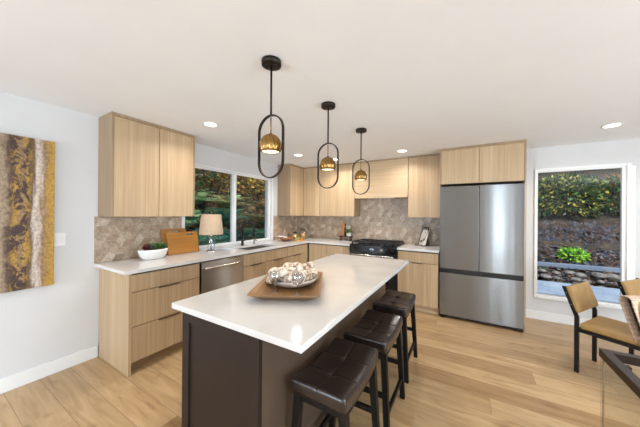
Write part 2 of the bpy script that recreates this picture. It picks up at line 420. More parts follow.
# ------------------------------------------------------------------ cabinets
DX = .616           # front plane of the left base run
FYB = 3.012         # front plane of the back base run
CT0, CT1 = .8844, .9144
def pull_y(parent, x, y0, y1, z):
    b = NB(); bx(b, x+.0045, x+.022, y0, y1, z-.006, z+.0045, .0015); obj('edge_pull', b, M['pull'], parent)
def pull_x(parent, y, x0, x1, z):
    b = NB(); bx(b, x0, x1, y-.022, y-.0045, z-.006, z+.0045, .0015); obj('edge_pull', b, M['pull'], parent)
def left_base(name, label, y0, y1, rows, end_panel=False):
    """rows: list of (z0, z1, y splits, kind)"""
    t = thing(name, label, 'cabinet', (0, y0, 0), 0, 'oak base cabinets')
    L = y1-y0
    s = .022 if end_panel else 0
    box_obj('carcass', .003, DX-.022, s+.001, L-.001, .10, CT0-.001, M['gap'], t)
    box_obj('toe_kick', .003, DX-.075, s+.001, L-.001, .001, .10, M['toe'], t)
    if end_panel: box_obj('end_panel', .003, DX, 0, .022, .001, CT0-.001, M['oak'], t, .001)
    for (z0, z1, ys, kind) in rows:
        for a, c in zip(ys[:-1], ys[1:]):
            d = box_obj(kind, DX-.02, DX, a-y0+.002, c-y0-.002, z0, z1, M['oak_y'] if kind == 'drawer' and False else M['oak'], t, .0015)
            if kind != 'false_front' and z1 < .8: m = (a+c)/2-y0; pull_y(d, DX-.004, m-.10, m+.10, z1-.001)
            if kind == 'false_front' or z1 > .8: pass
    return t
Z1, Z2, Z3 = (.718, .866), (.415, .712), (.105, .409)
left_base('base_cabinet', 'oak three drawer base cabinet under the white bowl with full height end panel', .2045, .866, [(*Z1, (.226,.864), 'drawer'), (*Z2, (.226,.864), 'drawer'), (*Z3, (.226,.864), 'drawer')], True)
left_base('base_cabinet', 'oak sink base cabinet with two doors right of the dishwasher', 1.48, 2.41, [(*Z1, (1.48,1.935,2.41), 'false_front'), (.105, .712, (1.48,1.935,2.41), 'door')])
left_base('base_cabinet', 'narrow oak base cabinet between sink cabinet and inner corner', 2.412, FYB-.001, [(*Z1, (2.412,2.93), 'drawer'), (.105, .712, (2.412,2.93), 'door'), (.105, .866, (2.93,FYB-.001), 'filler')])

def back_base(label, x0, x1, rows, kick=True):
    t = thing('base_cabinet', label, 'cabinet', (x0, FYB, 0), 0, 'oak base cabinets')
    L = x1-x0
    box_obj('carcass', .001, L-.001, .022, YB-FYB-.003, .10, CT0-.001, M['gap'], t)
    box_obj('toe_kick', .001, L-.001, .055, YB-FYB-.003, .001, .10, M['oak_x'], t)
    for (z0, z1, xs, kind) in rows:
        for a, c in zip(xs[:-1], xs[1:]):
            d = box_obj(kind, a-x0+.002, c-x0-.002, 0, .02, z0, z1, M['oak'], t, .0015)
            if kind == 'door' : m = (a+c)/2-x0; pull_x(d, .004, m-.07, m+.07, z1+.0005)
    return t
back_base('oak corner base cabinet left of the range', .62, 1.449, [(.105, .866, (.637,1.0), 'filler'), (*Z1, (1.0,1.19,1.447), 'drawer'), (.105, .712, (1.0,1.447), 'door')])
back_base('oak base cabinet with drawer and door between range and refrigerator', 2.225, 2.785, [(*Z1, (2.227,2.783), 'drawer'), (.105, .712, (2.227,2.783), 'door')])

# dishwasher
t = thing('dishwasher', 'stainless steel dishwasher with bar handle between oak base cabinets', 'dishwasher', (0, .87, 0))
box_obj('body', .01, DX-.03, .002, .606, .10, CT0-.002, M['black'], t)
box_obj('toe_kick', .01, DX-.07, .002, .606, .001, .10, M['black'], t)
box_obj('door_panel', DX-.03, DX+.004, .014, .60, .11, .868, M['steel_dw'], t, .004)
b = NB(); pts = [(DX+.004, .05, .80), (DX+.03, .055, .80), (DX+.045, .09, .80)] + [(DX+.045+.008*math.sin(k/8*PI), .09+(.43)*k/8, .80) for k in range(1, 8)] + [(DX+.045, .52, .80), (DX+.03, .555, .80), (DX+.004, .56, .80)]
tube(b, pts, .014, 12, sx=1); obj('bar_handle', b, M['steel_light'], t)

# countertops
SK = (.17, .56, 1.62, 2.26)     # sink opening
CE = .641; CY = 2.989; CL = .167
b = NB()
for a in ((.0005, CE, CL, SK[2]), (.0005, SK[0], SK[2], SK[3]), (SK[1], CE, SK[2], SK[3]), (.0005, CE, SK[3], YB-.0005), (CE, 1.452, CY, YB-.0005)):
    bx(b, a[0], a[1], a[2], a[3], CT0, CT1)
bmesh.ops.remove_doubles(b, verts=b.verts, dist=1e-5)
ctop = tag(obj('countertop', b, M['quartz_lit']), 'white quartz L-shaped countertop running below the window to the range', 'countertop')
b = NB(); bx(b, .002, .02, LW[0]+.005, LW[1]-.005, 0, 0); b.free()
b = NB(); bx(b, -.012, .0004, LW[0]+.001, LW[1]-.001, LW[2], LW[2]+.0); b.free()
box_obj('window_sill_slab', -.10, -.0, LW[0]+.002, LW[1]-.002, .9301, .9301+.004, M['quartz'], win1)
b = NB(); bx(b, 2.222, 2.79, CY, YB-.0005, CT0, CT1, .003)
tag(obj('countertop', b, M['quartz_lit']), 'short white quartz countertop between range and refrigerator', 'countertop')

# sink and faucet
t = thing('sink', 'undermount dark sink set in the counter below the window', 'sink', (SK[0], SK[2], .70))
b = NB(); W_, L_ = SK[1]-SK[0], SK[3]-SK[2]; D = CT0-.70-.0005
bx(b, 0, W_, 0, L_, 0, .004); bx(b, -.004, 0, 0, L_, 0, D); bx(b, W_, W_+.004, 0, L_, 0, D); bx(b, 0, W_, -.004, 0, 0, D); bx(b, 0, W_, L_, L_+.004, 0, D)
obj('basin', b, mat('dark_sink', (.10,.10,.105), .35, .6), t)
b = NB(); lathe(b, [(.035,0),(.042,.003),(.03,.004)], 20, (W_/2, L_/2, .004)); obj('drain', b, M['chrome'], t)
t = thing('faucet', 'matte black gooseneck kitchen faucet behind the sink', 'faucet', (.11, 1.925, CT1))
b = NB(); lathe(b, [(.026,0),(.026,.006),(.02,.010),(.019,.10),(.015,.104)], 20); obj('base', b, M['blackmetal'], t)
b = NB(); pts = [(0,0,.10),(0,0,.27)] + [(.085-.085*math.cos(k/10*PI), 0+.0*k, .27+.085*math.sin(k/10*PI)) for k in range(1, 11)] + [(.172,0,.22)]
pts = [(p[0]*.80, p[0]*.60, p[2]) for p in pts]
tube(b, pts, .015, 14); obj('spout', b, M['blackmetal'], t)
b = NB(); tube(b, [(.172*.8,.172*.6,.225),(.172*.8,.172*.6,.145)], .0165, 14); obj('spray_head', b, M['blackmetal'], t)
b = NB(); tube(b, [(0,.018,.07),(.01,.05,.075),(.015,.10,.10)], .006, 10); obj('lever', b, M['blackmetal'], t)
t = thing('soap_dispenser', 'small dark soap pump beside the faucet', 'dispenser', (.12, 2.16, CT1))
b = NB(); lathe(b, [(.017,0),(.017,.005),(.009,.008),(.009,.05),(.006,.052)], 16); obj('base', b, M['darkbronze'], t)
b = NB(); tube(b, [(0,0,.05),(0,0,.065),(.05,.01,.062)], .006, 8); obj('nozzle', b, M['darkbronze'], t)

# upper cabinets
def upper(label, x0, x1, y0, y1, z0, z1, axis, splits, sides=(1,1), m='oak', name='upper_cabinet', crown=True):
    """axis 'x': doors on the +x face (left wall); 'y': doors on the -y face (back wall)"""
    t = thing(name, label, 'cabinet', (x0, y0, z0), 0, 'oak wall cabinets')
    dx, dy, dz = x1-x0, y1-y0, z1-z0
    s = .018
    b = NB(); top = dz-(.028 if crown else 0)
    if axis == 'x':
        bx(b, 0, dx-.001, 0, s, 0, dz, .001); bx(b, 0, dx-.001, dy-s, dy, 0, dz, .001)
        bx(b, 0, dx-.024, s, dy-s, .012, .03); bx(b, 0, dx-.024, s, dy-s, dz-.03, dz)
        if crown: bx(b, dx-.024, dx-.001, s, dy-s, top, dz, .001)
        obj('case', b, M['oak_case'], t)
        box_obj('inner_box', .002, dx-.026, s, dy-s, .03, dz-.03, M['gap'], t)
        ss = [s]+[v-y0 for v in splits]+[dy-s]
        for a, c in zip(ss[:-1], ss[1:]): box_obj('door', dx-.023, dx-.003, a+.002, c-.002, 0.001, top-.003, M[m], t, .0015)
    else:
        bx(b, 0, s, .001, dy, 0, dz, .001); bx(b, dx-s, dx, .001, dy, 0, dz, .001)
        bx(b, s, dx-s, .024, dy, .012, .03); bx(b, s, dx-s, .024, dy, dz-.03, dz)
        if crown: bx(b, s, dx-s, .001, .024, top, dz, .001)
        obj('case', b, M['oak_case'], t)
        box_obj('inner_box', s, dx-s, .026, dy-.002, .03, dz-.03, M['gap'], t)
        ss = [s if name == 'fridge_cabinet' else .002]+[v-x0 for v in splits]+[dx-(s if name == 'fridge_cabinet' else .002)]
        yf = .003 if name == 'fridge_cabinet' else -.019
        for a, c in zip(ss[:-1], ss[1:]): box_obj('door', a+.002, c-.002, yf, yf+.02, 0.001, top-.003, M[m], t, .0015)
    return t
UZ = 1.372; TH = H-.001
upper('oak two door wall cabinet above the white bowl and cutting boards', .0005, .297, .19, 1.005, UZ, TH, 'x', [.606])
upper('narrow oak wall cabinet between window and inner corner', .0005, .297, 2.88, YB-.001, UZ, TH, 'x', [3.34])
UF = 3.345
upper('oak corner wall cabinet door right of the inner corner', .300, .675, UF, YB-.001, UZ, TH, 'y', [])
upper('oak two door wall cabinet left of the range hood', .677, 1.392, UF, YB-.001, UZ, TH, 'y', [1.045])
upper('oak wall cabinet between range hood and refrigerator', 2.31, 2.785, UF, YB-.001, UZ, TH, 'y', [])
# hood
t = thing('range_hood', 'oak clad box range hood above the range', 'hood', (1.394, UF-.02, 1.69))
box_obj('cladding', 0, .912, 0, YB-UF+.018, .0, TH-1.69-.028, M['oak_x'], t, .002)
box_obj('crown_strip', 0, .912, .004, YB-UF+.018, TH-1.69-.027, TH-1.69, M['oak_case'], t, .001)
b = NB(); bx(b, .22, .70, .02, .27, -.008, -.0005, .002); obj('vent_insert', b, M['steel_light'], t)
# cabinet over refrigerator
upper('oak two door cabinet above the stainless refrigerator', 2.79, 3.742, 3.067, YB-.001, 1.84, TH, 'y', [3.258], name='fridge_cabinet')
b = NB(); bx(b, 3.727, 3.744, 3.075, YB-.016, .001, 1.838, .001)
tag(obj('side_panel', b, M['oak']), 'tall thin oak panel closing the right side of the refrigerator', 'panel')

# ------------------------------------------------------------------ refrigerator
t = thing('refrigerator', 'dark stainless french door refrigerator with bottom freezer drawer', 'refrigerator', (2.797, 3.007, 0))
W_ = .924
box_obj('body', .008, W_-.008, .07, YB-3.007-.015, .045, 1.785, M['black'], t, .004)
def fdoor(name, x0, x1, z0, z1):
    b = NB(); n = 10; cols = []
    for i in range(n+1):
        u = i/n; x = x0+(x1-x0)*u; y = .0*(2*u-1)**2 + (.0012 if i in (0, n) else 0)
        cols.append((x, y))
    poly = cols + [(x1, .062), (x0, .062)]
    bx(b, x0, x1, 0, .062, z0, z1, .0015)
    o = obj(name, b, M['steel'], t)
    for p in o.data.polygons:
        p.use_smooth = False
    return o
fdoor('door', .002, .456, .684, 1.80); fdoor('door', .466, W_-.002, .684, 1.80)
d = fdoor('freezer_drawer', .002, W_-.002, .045, .622)
box_obj('handle_recess', .004, W_-.004, .022, .062, .6225, .6835, M['black'], t, .003)
box_obj('door_gasket', .457, .465, .012, .065, .684, 1.795, M['black'], t)
for hx in (.03, W_-.13): box_obj('hinge_cover', hx, hx+.10, .02, .10, 1.831, 1.825, M['black'], t, .004)
b = NB(); bx(b, .03, W_-.03, .03, .06, .012, .045); bx(b, .02, .07, .01, .08, .001, .012); bx(b, W_-.10, W_-.01, .01, .09, .001, .044, .004); obj('base_grille', b, M['black'], t)

# ------------------------------------------------------------------ range
t = thing('range', 'black and stainless slide-in gas range with grates and knobs', 'range', (1.455, 2.985, 0))
W_ = .765
box_obj('body', .003, W_-.003, .03, YB-2.985-.02, .03, .90, M['black'], t)
box_obj('cooktop', .0, W_, .01, YB-2.985-.012, .9155, .928, M['blackgloss'], t, .003)
b = NB(); prism(b, [(.03,.808),(-.012,.812),(-.005,.915),(.03,.915)], .003, W_-.003, 'x'); obj('control_panel', b, M['blackgloss'], t)
disp = box_obj('display', .29, .47, -.0135, -.009, .835, .89, mat('display_glass', (.02,.025,.03), .1), t)
b = NB()
def digits(bm, s, x, y, z, h):
    segs = {'0':'abcdef','1':'bc','2':'abged','3':'abgcd','4':'fgbc','5':'afgcd','6':'afgedc','7':'abc','8':'abcdefg','9':'abcdfg'}
    for ch in s:
        if ch == ':':
            for zz in (.3,.7): bx(bm, x, x+h*.12, y-.001, y, z+h*zz, z+h*(zz+.1)); 
            x += h*.3; continue
        w2 = h*.5; k = h*.1
        R = {'a':(0,w2,h-k,h),'g':(0,w2,h/2-k/2,h/2+k/2),'d':(0,w2,0,k),'f':(0,k,h/2,h),'b':(w2-k,w2,h/2,h),'e':(0,k,0,h/2),'c':(w2-k,w2,0,h/2)}
        for s_ in segs[ch]:
            a = R[s_]; bx(bm, x+a[0], x+a[1], y-.001, y, z+a[2], z+a[3])
        x += h*.72
digits(b, '12:30', .345, -.0137, .852, .022)
obj('clock_digits', b, emit('clock_glow', (.5,.75,1), 2), disp)
for xk in (.07, .16, .54, .62, .70):
    b = NB(); tube(b, [(xk,-.010,.862),(xk,-.014,.862),(xk,-.040,.862)], .019, 18, radii=[.024,.019,.017]); bx(b, xk-.003, xk+.003, -.048, -.038, .846, .878, .001); k = obj('knob', b, M['steel_dw'] if xk == .54 else M['darkbronze'], t)
box_obj('oven_door', .006, W_-.006, -.005, .03, .19, .80, M['black'], t, .004)
box_obj('oven_window', .12, W_-.12, -.0065, -.005, .34, .66, M['blackgloss'], t)
b = NB(); tube(b, [(.05,-.004,.765),(.05,-.045,.768),(.055,-.055,.768),(W_-.055,-.055,.768),(W_-.05,-.045,.768),(W_-.05,-.004,.765)], .013, 12); obj('oven_handle', b, M['steel_light'], t)
box_obj('storage_drawer', .006, W_-.006, -.003, .03, .04, .182, M['steel_light'], t, .003)
for gx in (.03, .27, .51):
    b = NB(); gw = .225; y0, y1 = .05, .575; z = .958
    for yy in (y0, y1): beam(b, (gx, yy, z), (gx+gw, yy, z), .012, .014)
    for xx in (gx, gx+gw, gx+gw/2): beam(b, (xx, y0, z), (xx, y1, z), .012, .014)
    for yy in (.16,.24,.38,.47): beam(b, (gx, yy, z), (gx+gw, yy, z), .010, .012)
    for xx in (gx, gx+gw):
        for yy in (y0, y1): bx(b, xx-.008, xx+.008, yy-.008, yy+.008, .9285, z)
    obj('grate', b, M['iron'], t)
for q in ((.14,.18),(.14,.45),(.38,.31),(.62,.18),(.62,.45)):
    b = NB(); lathe(b, [(.05,0),(.05,.008),(.035,.010),(.035,.018),(.01,.02)], 22, (q[0], q[1], .9285)); obj('burner', b, M['iron'], t)

# ------------------------------------------------------------------ island
t = thing('island_cabinet', 'dark espresso kitchen island cabinet with recessed end panel', 'island', (1.757, -.005, 0))
IW, IL = .573, 1.995
box_obj('carcass', .012, IW-.018, .022, IL, .001, CT0-.001, M['espresso'], t)
b = NB()
bx(b, 0, IW, .010, .022, .001, CT0-.001)
bx(b, 0, .058, 0, .010, .001, CT0-.001, .001); bx(b, IW-.058, IW, 0, .010, .001, CT0-.001, .001)
bx(b, .058, IW-.058, 0, .010, CT0-.065, CT0-.001, .001); bx(b, .058, IW-.058, 0, .010, .001, .10, .001)
obj('end_panel', b, M['espresso'], t)
b = NB(); bx(b, IW-.018, IW, .0225, IL, .001, CT0-.001, .001); obj('back_panel', b, M['bronze'], t, 'smooth bronze brown panel facing the stools')
b = NB(); bx(b, 1.704, 2.577, -.036, 2.016, CT0, CT1, .0025)
tag(obj('island_countertop', b, M['quartz']), 'white quartz slab top of the dark kitchen island', 'countertop')

# ------------------------------------------------------------------ stools
def make_stool():
    t = thing('bar_stool', '', 'stool', (0,0,0), 0, 'saddle stools along the island')
    a, L = .145, .238      # half depth (x), half length (y)
    b = NB(); nx, ny = 36, 60; zt = .622
    def top(u, v):
        ez = .030*v*v                                           # saddle: ends rise
        z = zt-.028+ez + .006*(1-abs(u)**4)*(1-abs(v)**6)
        for bxv in (-.34, .34):                                 # button dimples
            z -= .011*math.exp(-((u*a)**2+((v-bxv)*L)**2)/.00045)
            z -= .0035*math.exp(-((v-bxv)*L/.0042)**2)
        z -= .0035*math.exp(-(u*a/.0042)**2)
        return z
    grid = []
    for i in range(nx*2+1):
        row = []
        for j in range(ny*2+1):
            u = -1+i/nx; v = -1+j/ny
            # rounded corners / edges
            x = u*a; y = v*L
            e = max(0, abs(u)-.90)/.10; f = max(0, abs(v)-.94)/.06
            dz = -.009*(e**2.2)-.009*(f**2.2)
            x *= 1-.03*f*f; y *= 1-.02*e*e
            row.append(b.verts.new((x, y, top(u, v)+dz)))
        grid.append(row)
    n1, n2 = len(grid), len(grid[0])
    for i in range(n1-1):
        for j in range(n2-1):
            f = b.faces.new((grid[i][j], grid[i+1][j], grid[i+1][j+1], grid[i][j+1])); f.smooth = True
    rim = [grid[i][0] for i in range(n1)] + [grid[-1][j] for j in range(1, n2)] + [grid[i][-1] for i in range(n1-2, -1, -1)] + [grid[0][j] for j in range(n2-2, 0, -1)]
    prev = rim
    for (s, dz) in ((1.012, -.010), (1.012, -.045), (.99, -.058)):
        cur = [b.verts.new((r.co.x*s, r.co.y*(1+(s-1)*.6), r.co.z+dz)) for r in rim]
        for k in range(len(rim)):
            f = b.faces.new((prev[k], prev[(k+1) % len(rim)], cur[(k+1) % len(rim)], cur[k])); f.smooth = True
        prev = cur
    b.faces.new(prev)
    seat = obj('seat', b, M['leather'], t)
    for v in (-.34, .34):
        bb = NB(); lathe(bb, [(.009,0),(.010,.002),(.007,.005),(.0005,.0062)], 14, (0, v*L, top(0, v)-.001)); obj('button', bb, M['button'], seat)
    # seat apron
    b = NB()
    for s in (-1, 1):
        beam(b, (s*.118, -.19, .522), (s*.118, .19, .522), .022, .05)
        beam(b, (-.11, s*.195, .530), (.11, s*.195, .530), .05, .022, up=(0,1,0))
    obj('apron', b, M['blackwood'], t)
    for sx in (-1, 1):
        for sy in (-1, 1):
            b = NB(); p = Vector((sx*.120, sy*.195, .545)); q = Vector((sx*.152, sy*.218, .0))
            w1 = .017
            vs = []
            for c, w3 in ((q, .016), (p, .019)):
                for e, f in ((-1,-1),(1,-1),(1,1),(-1,1)): vs.append(b.verts.new(c+Vector((e*w3, f*w3, 0))))
            for f in ((3,2,1,0),(4,5,6,7),(0,1,5,4),(1,2,6,5),(2,3,7,6),(3,0,4,7)): b.faces.new([vs[i] for i in f])
            obj('leg', b, M['blackwood'], t)
    def at(z, sx, sy): 
        k = (.545-z)/.545; return Vector((sx*(.120+.032*k), sy*(.195+.023*k), z))
    for sx in (-1, 1):
        b = NB(); beam(b, at(.155, sx, -1), at(.155, sx, 1), .018, .030); obj('foot_rail', b, M['blackwood'], t)
    for sy in (-1, 1):
        b = NB(); beam(b, at(.27, -1, sy), at(.27, 1, sy), .018, .030); obj('foot_rail', b, M['blackwood'], t)
    return t
st = make_stool()
for i, (x, y, lab) in enumerate([(2.525, .395, 'nearest dark leather saddle stool, in front of the island end, cut by the photo edge'),
                                 (2.545, .955, 'middle dark leather saddle stool at the island, between two like it'),
                                 (2.535, 1.595, 'farthest dark leather saddle stool, nearest the range end of the island')]):
    if i == 0: st.location = (x, y, 0); st['label'] = lab
    else: dup(st, (x, y, 0), 0, lab)

# ------------------------------------------------------------------ pendants
def make_pendant():
    t = thing('pendant_light', '', 'pendant light', (0,0,H), 0, 'pendants over the island')
    b = NB(); lathe(b, [(.0,-.030),(.050,-.030),(.059,-.027),(.060,-.001),(.0,-.001)], 32); can = obj('canopy', b, M['darkbronze'], t)
    for s in (-1, 1):
        b = NB(); lathe(b, [(.007,-.036),(.007,-.030)], 10, (s*.035, 0, 0)); obj('canopy_screw', b, M['darkbronze'], can)
    b = NB(); tube(b, [(0,0,-.03),(0,0,-.335)], .0065, 12); obj('stem', b, M['darkbronze'], t)
    # stadium hoop in the xz plane, flat band
    b = NB(); R = .091; zc1 = -.335-R; zc2 = -.705+R+.0
    pts = []
    for k in range(0, 17): a = PI*k/16; pts.append((R*math.cos(a), zc1+R*math.sin(a)))
    for k in range(0, 17): a = PI+PI*k/16; pts.append((R*math.cos(a), zc2+R*math.sin(a)))
    N = len(pts); ring = []
    for i in range(N):
        d = Vector((pts[(i+1) % N][0]-pts[i-1][0], pts[(i+1) % N][1]-pts[i-1][1])).normalized(); nn = Vector((d.y, -d.x))
        c = pts[i]; ring.append([b.verts.new((c[0]+nn.x*o, y, c[1]+nn.y*o)) for o, y in ((0,-.008),(.008,-.008),(.008,.008),(0,.008))])
    for i in range(N):
        for k in range(4): f = b.faces.new((ring[i][k], ring[i][(k+1) % 4], ring[(i+1) % N][(k+1) % 4], ring[(i+1) % N][k]))
    obj('hoop', b, M['darkbronze'], t)
    b = NB(); tube(b, [(0,0,-.345),(0,0,-.445)], .004, 10); obj('inner_rod', b, M['brass'], t)
    # fluted brass dome open below
    zt = -.440; b = NB()
    prof = [(.004,0),(.010,-.001),(.012,-.010),(.020,-.020)]
    Rb = .069
    for k in range(0, 13):
        a = math.radians(62-k*7.7); prof.append((Rb*math.cos(a)*.98, -.080+Rb*1.05*math.sin(a)+.003))
    outer = [(r, z+zt) for r, z in prof]
    inner = [(max(r-.002, .002), z+zt-.001) for r, z in reversed(prof)]
    nf = 14
    mod = lambda a, z: 1-.055*abs(math.sin(a*nf/2))**.7*(1 if z < zt-.024 else .2)
    mod2 = lambda a, z: 1-.11*(1-abs(math.sin(a*nf/2)))**1.4*(1 if z < zt-.02 else 0)
    lathe(b, outer+inner, 112, mod=mod2, close=True)
    sh = obj('lamp_shade', b, M['brass'], t)
    b = NB(); zz = outer[-1][1]; lathe(b, [(.0,zz+.003),(.052,zz+.003),(.052,zz+.010),(.0,zz+.010)], 32); obj('diffuser', b, M['bulb'], sh)
    return t
M['bulb'] = emit('pendant_bulb_glow', (1,.85,.62), 1.8)
pd = make_pendant()
for i, (x, y, lab) in enumerate([(2.082, .34, 'nearest and largest looking pendant, brass globe in oval bronze hoop'),
                                 (2.099, 1.035, 'middle pendant of the row, brass globe in oval bronze hoop'),
                                 (2.116, 1.758, 'farthest pendant of the row, brass globe in hoop seen against the hood')]):
    if i == 0: pd.location = (x, y, H-.0005); pd['label'] = lab
    else: dup(pd, (x, y, H-.0005), None, lab)
    light('pendant_lamp', 'SPOT', (x, y, H-.60), (0,0,-1), 9, (1,.84,.62), spot=2.2, blend=.8, radius=.04)

# ------------------------------------------------------------------ recessed lights
M['can'] = emit('downlight_glow', (1,.94,.84), 7)
def make_can():
    t = thing('downlight', '', 'ceiling light', (0,0,0), 0, 'recessed ceiling lights')
    b = NB(); lathe(b, [(.058,-.0005),(.078,-.0005),(.080,-.003),(.076,-.006),(.060,-.005)], 36, close=True); obj('trim_ring', b, M['trim'], t)
    b = NB(); lathe(b, [(.0,-.0015),(.0595,-.0015),(.0595,-.0035),(.0,-.0035)], 32); obj('lens', b, M['can'], t)
    return t
cn = make_can()
canlab = ['recessed ceiling light above the left counter, near the tall wall cabinet', 'recessed ceiling light above the sink window', 'recessed ceiling light in front of the range hood', 'recessed ceiling light above the picture window at right', 'recessed ceiling light just right of the middle pendant']
for i, (x, y) in enumerate(CANS):
    lab = canlab[i] if i < 5 else 'recessed ceiling light behind the camera, out of view'
    if i == 0: cn.location = (x, y, H); cn['label'] = lab
    else: dup(cn, (x, y, H), None, lab)
    light('can_lamp', 'AREA', (x, y, H-.008), (0,0,-1), CAN_W, CAN_C, .11, shape='DISK', spread=2.6)

# ------------------------------------------------------------------ painting, switch
def painting_mat():
    m = mat('abstract_paint', (.5,.4,.2), .55); n, l, b = nodes(m)
    tc = n.new('ShaderNodeTexCoord'); sp = n.new('ShaderNodeSeparateXYZ'); l.new(tc.outputs['Object'], sp.inputs[0])
    mp = n.new('ShaderNodeMapping'); mp.inputs['Scale'].default_value = (1,9,1.6); l.new(tc.outputs['Object'], mp.inputs[0])
    t = noise(n, l, mp, 1.6, 6, .6, .8)
    ad = n.new('ShaderNodeMath'); ad.operation = 'MULTIPLY_ADD'; ad.inputs[1].default_value = .13
    l.new(t.outputs[0], ad.inputs[0])
    sc = n.new('ShaderNodeMath'); sc.operation = 'DIVIDE'; sc.inputs[1].default_value = .80; l.new(sp.outputs['Y'], sc.inputs[0])
    l.new(sc.outputs[0], ad.inputs[2])
    # local y: 0 = right edge of the picture, negative to the left
    W, G, Bn, Lt, Pk, Wt = None, (.46,.27,.025), (.17,.10,.045), (.38,.29,.19), (.56,.44,.36), (.62,.57,.50)
    r = ramp(n, [(0,Lt),(.40,Bn),(.55,Lt),(.68,Lt),(.725,Bn),(.75,G),(.80,(.30,.19,.10)),(.83,G),(.86,Bn),(.885,Wt),(.92,Pk),(.945,(.30,.20,.10)),(.968,(.42,.25,.05)),(1.0,(.50,.30,.04))])
    mm = n.new('ShaderNodeMath'); mm.operation = 'ADD'; mm.inputs[1].default_value = .96; l.new(ad.outputs[0], mm.inputs[0])
    l.new(mm.outputs[0], r.inputs[0])
    # dark blotches on the gold band
    m2 = n.new('ShaderNodeMapping'); m2.inputs['Scale'].default_value = (1,7,5); l.new(tc.outputs['Object'], m2.inputs[0])
    t2 = noise(n, l, m2, 1.7, 8, .72, .9)
    band = ramp(n, [(.66,(0,0,0)),(.74,(1,1,1)),(.83,(1,1,1)),(.875,(0,0,0))]); l.new(mm.outputs[0], band.inputs[0])
    bl = ramp(n, [(.47,(0,0,0)),(.53,(1,1,1))]); l.new(t2.outputs[0], bl.inputs[0])
    mu = n.new('ShaderNodeMath'); mu.operation = 'MULTIPLY'; l.new(band.outputs[0], mu.inputs[0]); l.new(bl.outputs[0], mu.inputs[1])
    mx = n.new('ShaderNodeMix'); mx.data_type = 'RGBA'; l.new(mu.outputs[0], mx.inputs[0]); l.new(r.outputs[0], mx.inputs[6]); mx.inputs[7].default_value = (.055,.025,.018,1)
    t3 = noise(n, l, m2, 9, 5, .7); r3 = ramp(n, [(.3,(.50,.44,.42)),(.6,(1.08,1.05,1.02))]); l.new(t3.outputs[0], r3.inputs[0])
    mx2 = n.new('ShaderNodeMix'); mx2.data_type = 'RGBA'; mx2.blend_type = 'MULTIPLY'; mx2.inputs[0].default_value = 1
    l.new(mx.outputs[2], mx2.inputs[6]); l.new(r3.outputs[0], mx2.inputs[7]); l.new(mx2.outputs[2], b.inputs['Base Color'])
    bump(n, l, b, t3.outputs[0], .3, .002)
    return m
t = thing('painting', 'tall abstract canvas painting in gold brown and black on left wall', 'painting', (.001, -.115, .785))
box_obj('canvas', .0, .036, -.80, 0, 0, 1.232, painting_mat(), t, .002)
t = thing('light_switch', 'white double light switch plate on the wall beside the painting', 'switch', (.0005, -.072, 1.17))
box_obj('plate', 0, .005, -.036, .036, -.058, .058, M['trim'], t, .002)
for s in (-.017, .017): box_obj('rocker', .005, .009, s-.012, s+.012, -.03, .03, M['ceramic'], t, .001)

# ------------------------------------------------------------------ things on the left counter
def leaf(bm, base, d, length, width, up=Vector((0,0,1)), mi=0, droop=.25):
    d = Vector(d).normalized(); s = d.cross(up)
    if s.length < 1e-3: s = Vector((1,0,0))
    s.normalize(); nrm = s.cross(d)
    pts = []
    for u, w_ in ((0,.15),(.35,1),(.7,.8),(1,.05)):
        c = Vector(base)+d*length*u-Vector((0,0,1))*droop*length*u*u
        pts.append((bm.verts.new(c-s*width/2*w_+nrm*width*.12*w_), bm.verts.new(c), bm.verts.new(c+s*width/2*w_+nrm*width*.12*w_)))
    for a, c in zip(pts[:-1], pts[1:]):
        for k in (0, 1):
            f = bm.faces.new((a[k], a[k+1], c[k+1], c[k])); f.material_index = mi; f.smooth = True
GREEN = [noisy('leaf_green', [(.3,(.07,.16,.04)),(.7,(.15,.27,.07))], 20, .5), noisy('leaf_light', [(.3,(.14,.20,.06)),(.7,(.24,.30,.10))], 20, .5),
         mat('leaf_red', (.14,.02,.02), .5), mat('leaf_grey', (.10,.12,.09), .6)]
def ellip_bowl(bm, a, b_, h, th=.008):
    rings = []
    N = 40
    prof = [(0,0.0),(.55,0),(.68,.012),(.88,.4),(.97,.75),(1.0,1.0),(.955,1.0),(.92,.75),(.82,.45),(.55,.12),(0,.10)]
    for k_, z in prof:
        if k_ == 0: rings.append([bm.verts.new((0,0,z*h))]); continue
        rings.append([bm.verts.new((a*k_*math.cos(i*2*PI/N), b_*k_*math.sin(i*2*PI/N), z*h)) for i in range(N)])
    for r, s in zip(rings[:-1], rings[1:]):
        for i in range(N):
            j = (i+1) % N
            if len(r) == 1: f = bm.faces.new((r[0], s[i], s[j]))
            elif len(s) == 1: f = bm.faces.new((r[i], r[j], s[0]))
            else: f = bm.faces.new((r[i], r[j], s[j], s[i]))
            f.smooth = True
t = thing('succulent_bowl', 'white oval bowl planted with green and red succulents on left counter', 'planter', (.20, .60, CT1+.0005), math.radians(5))
b = NB(); ellip_bowl(b, .098, .150, .108); obj('bowl', b, M['ceramic'], t)
b = NB(); 
N = 30; c0 = b.verts.new((0,0,.096)); rg = [b.verts.new((.088*math.cos(i*2*PI/N), .140*math.sin(i*2*PI/N), .090)) for i in range(N)]
for i in range(N): b.faces.new((c0, rg[i], rg[(i+1) % N]))
obj('soil', b, mat('potting_soil', (.04,.03,.02), .9), t)
rnd = random.Random(4)
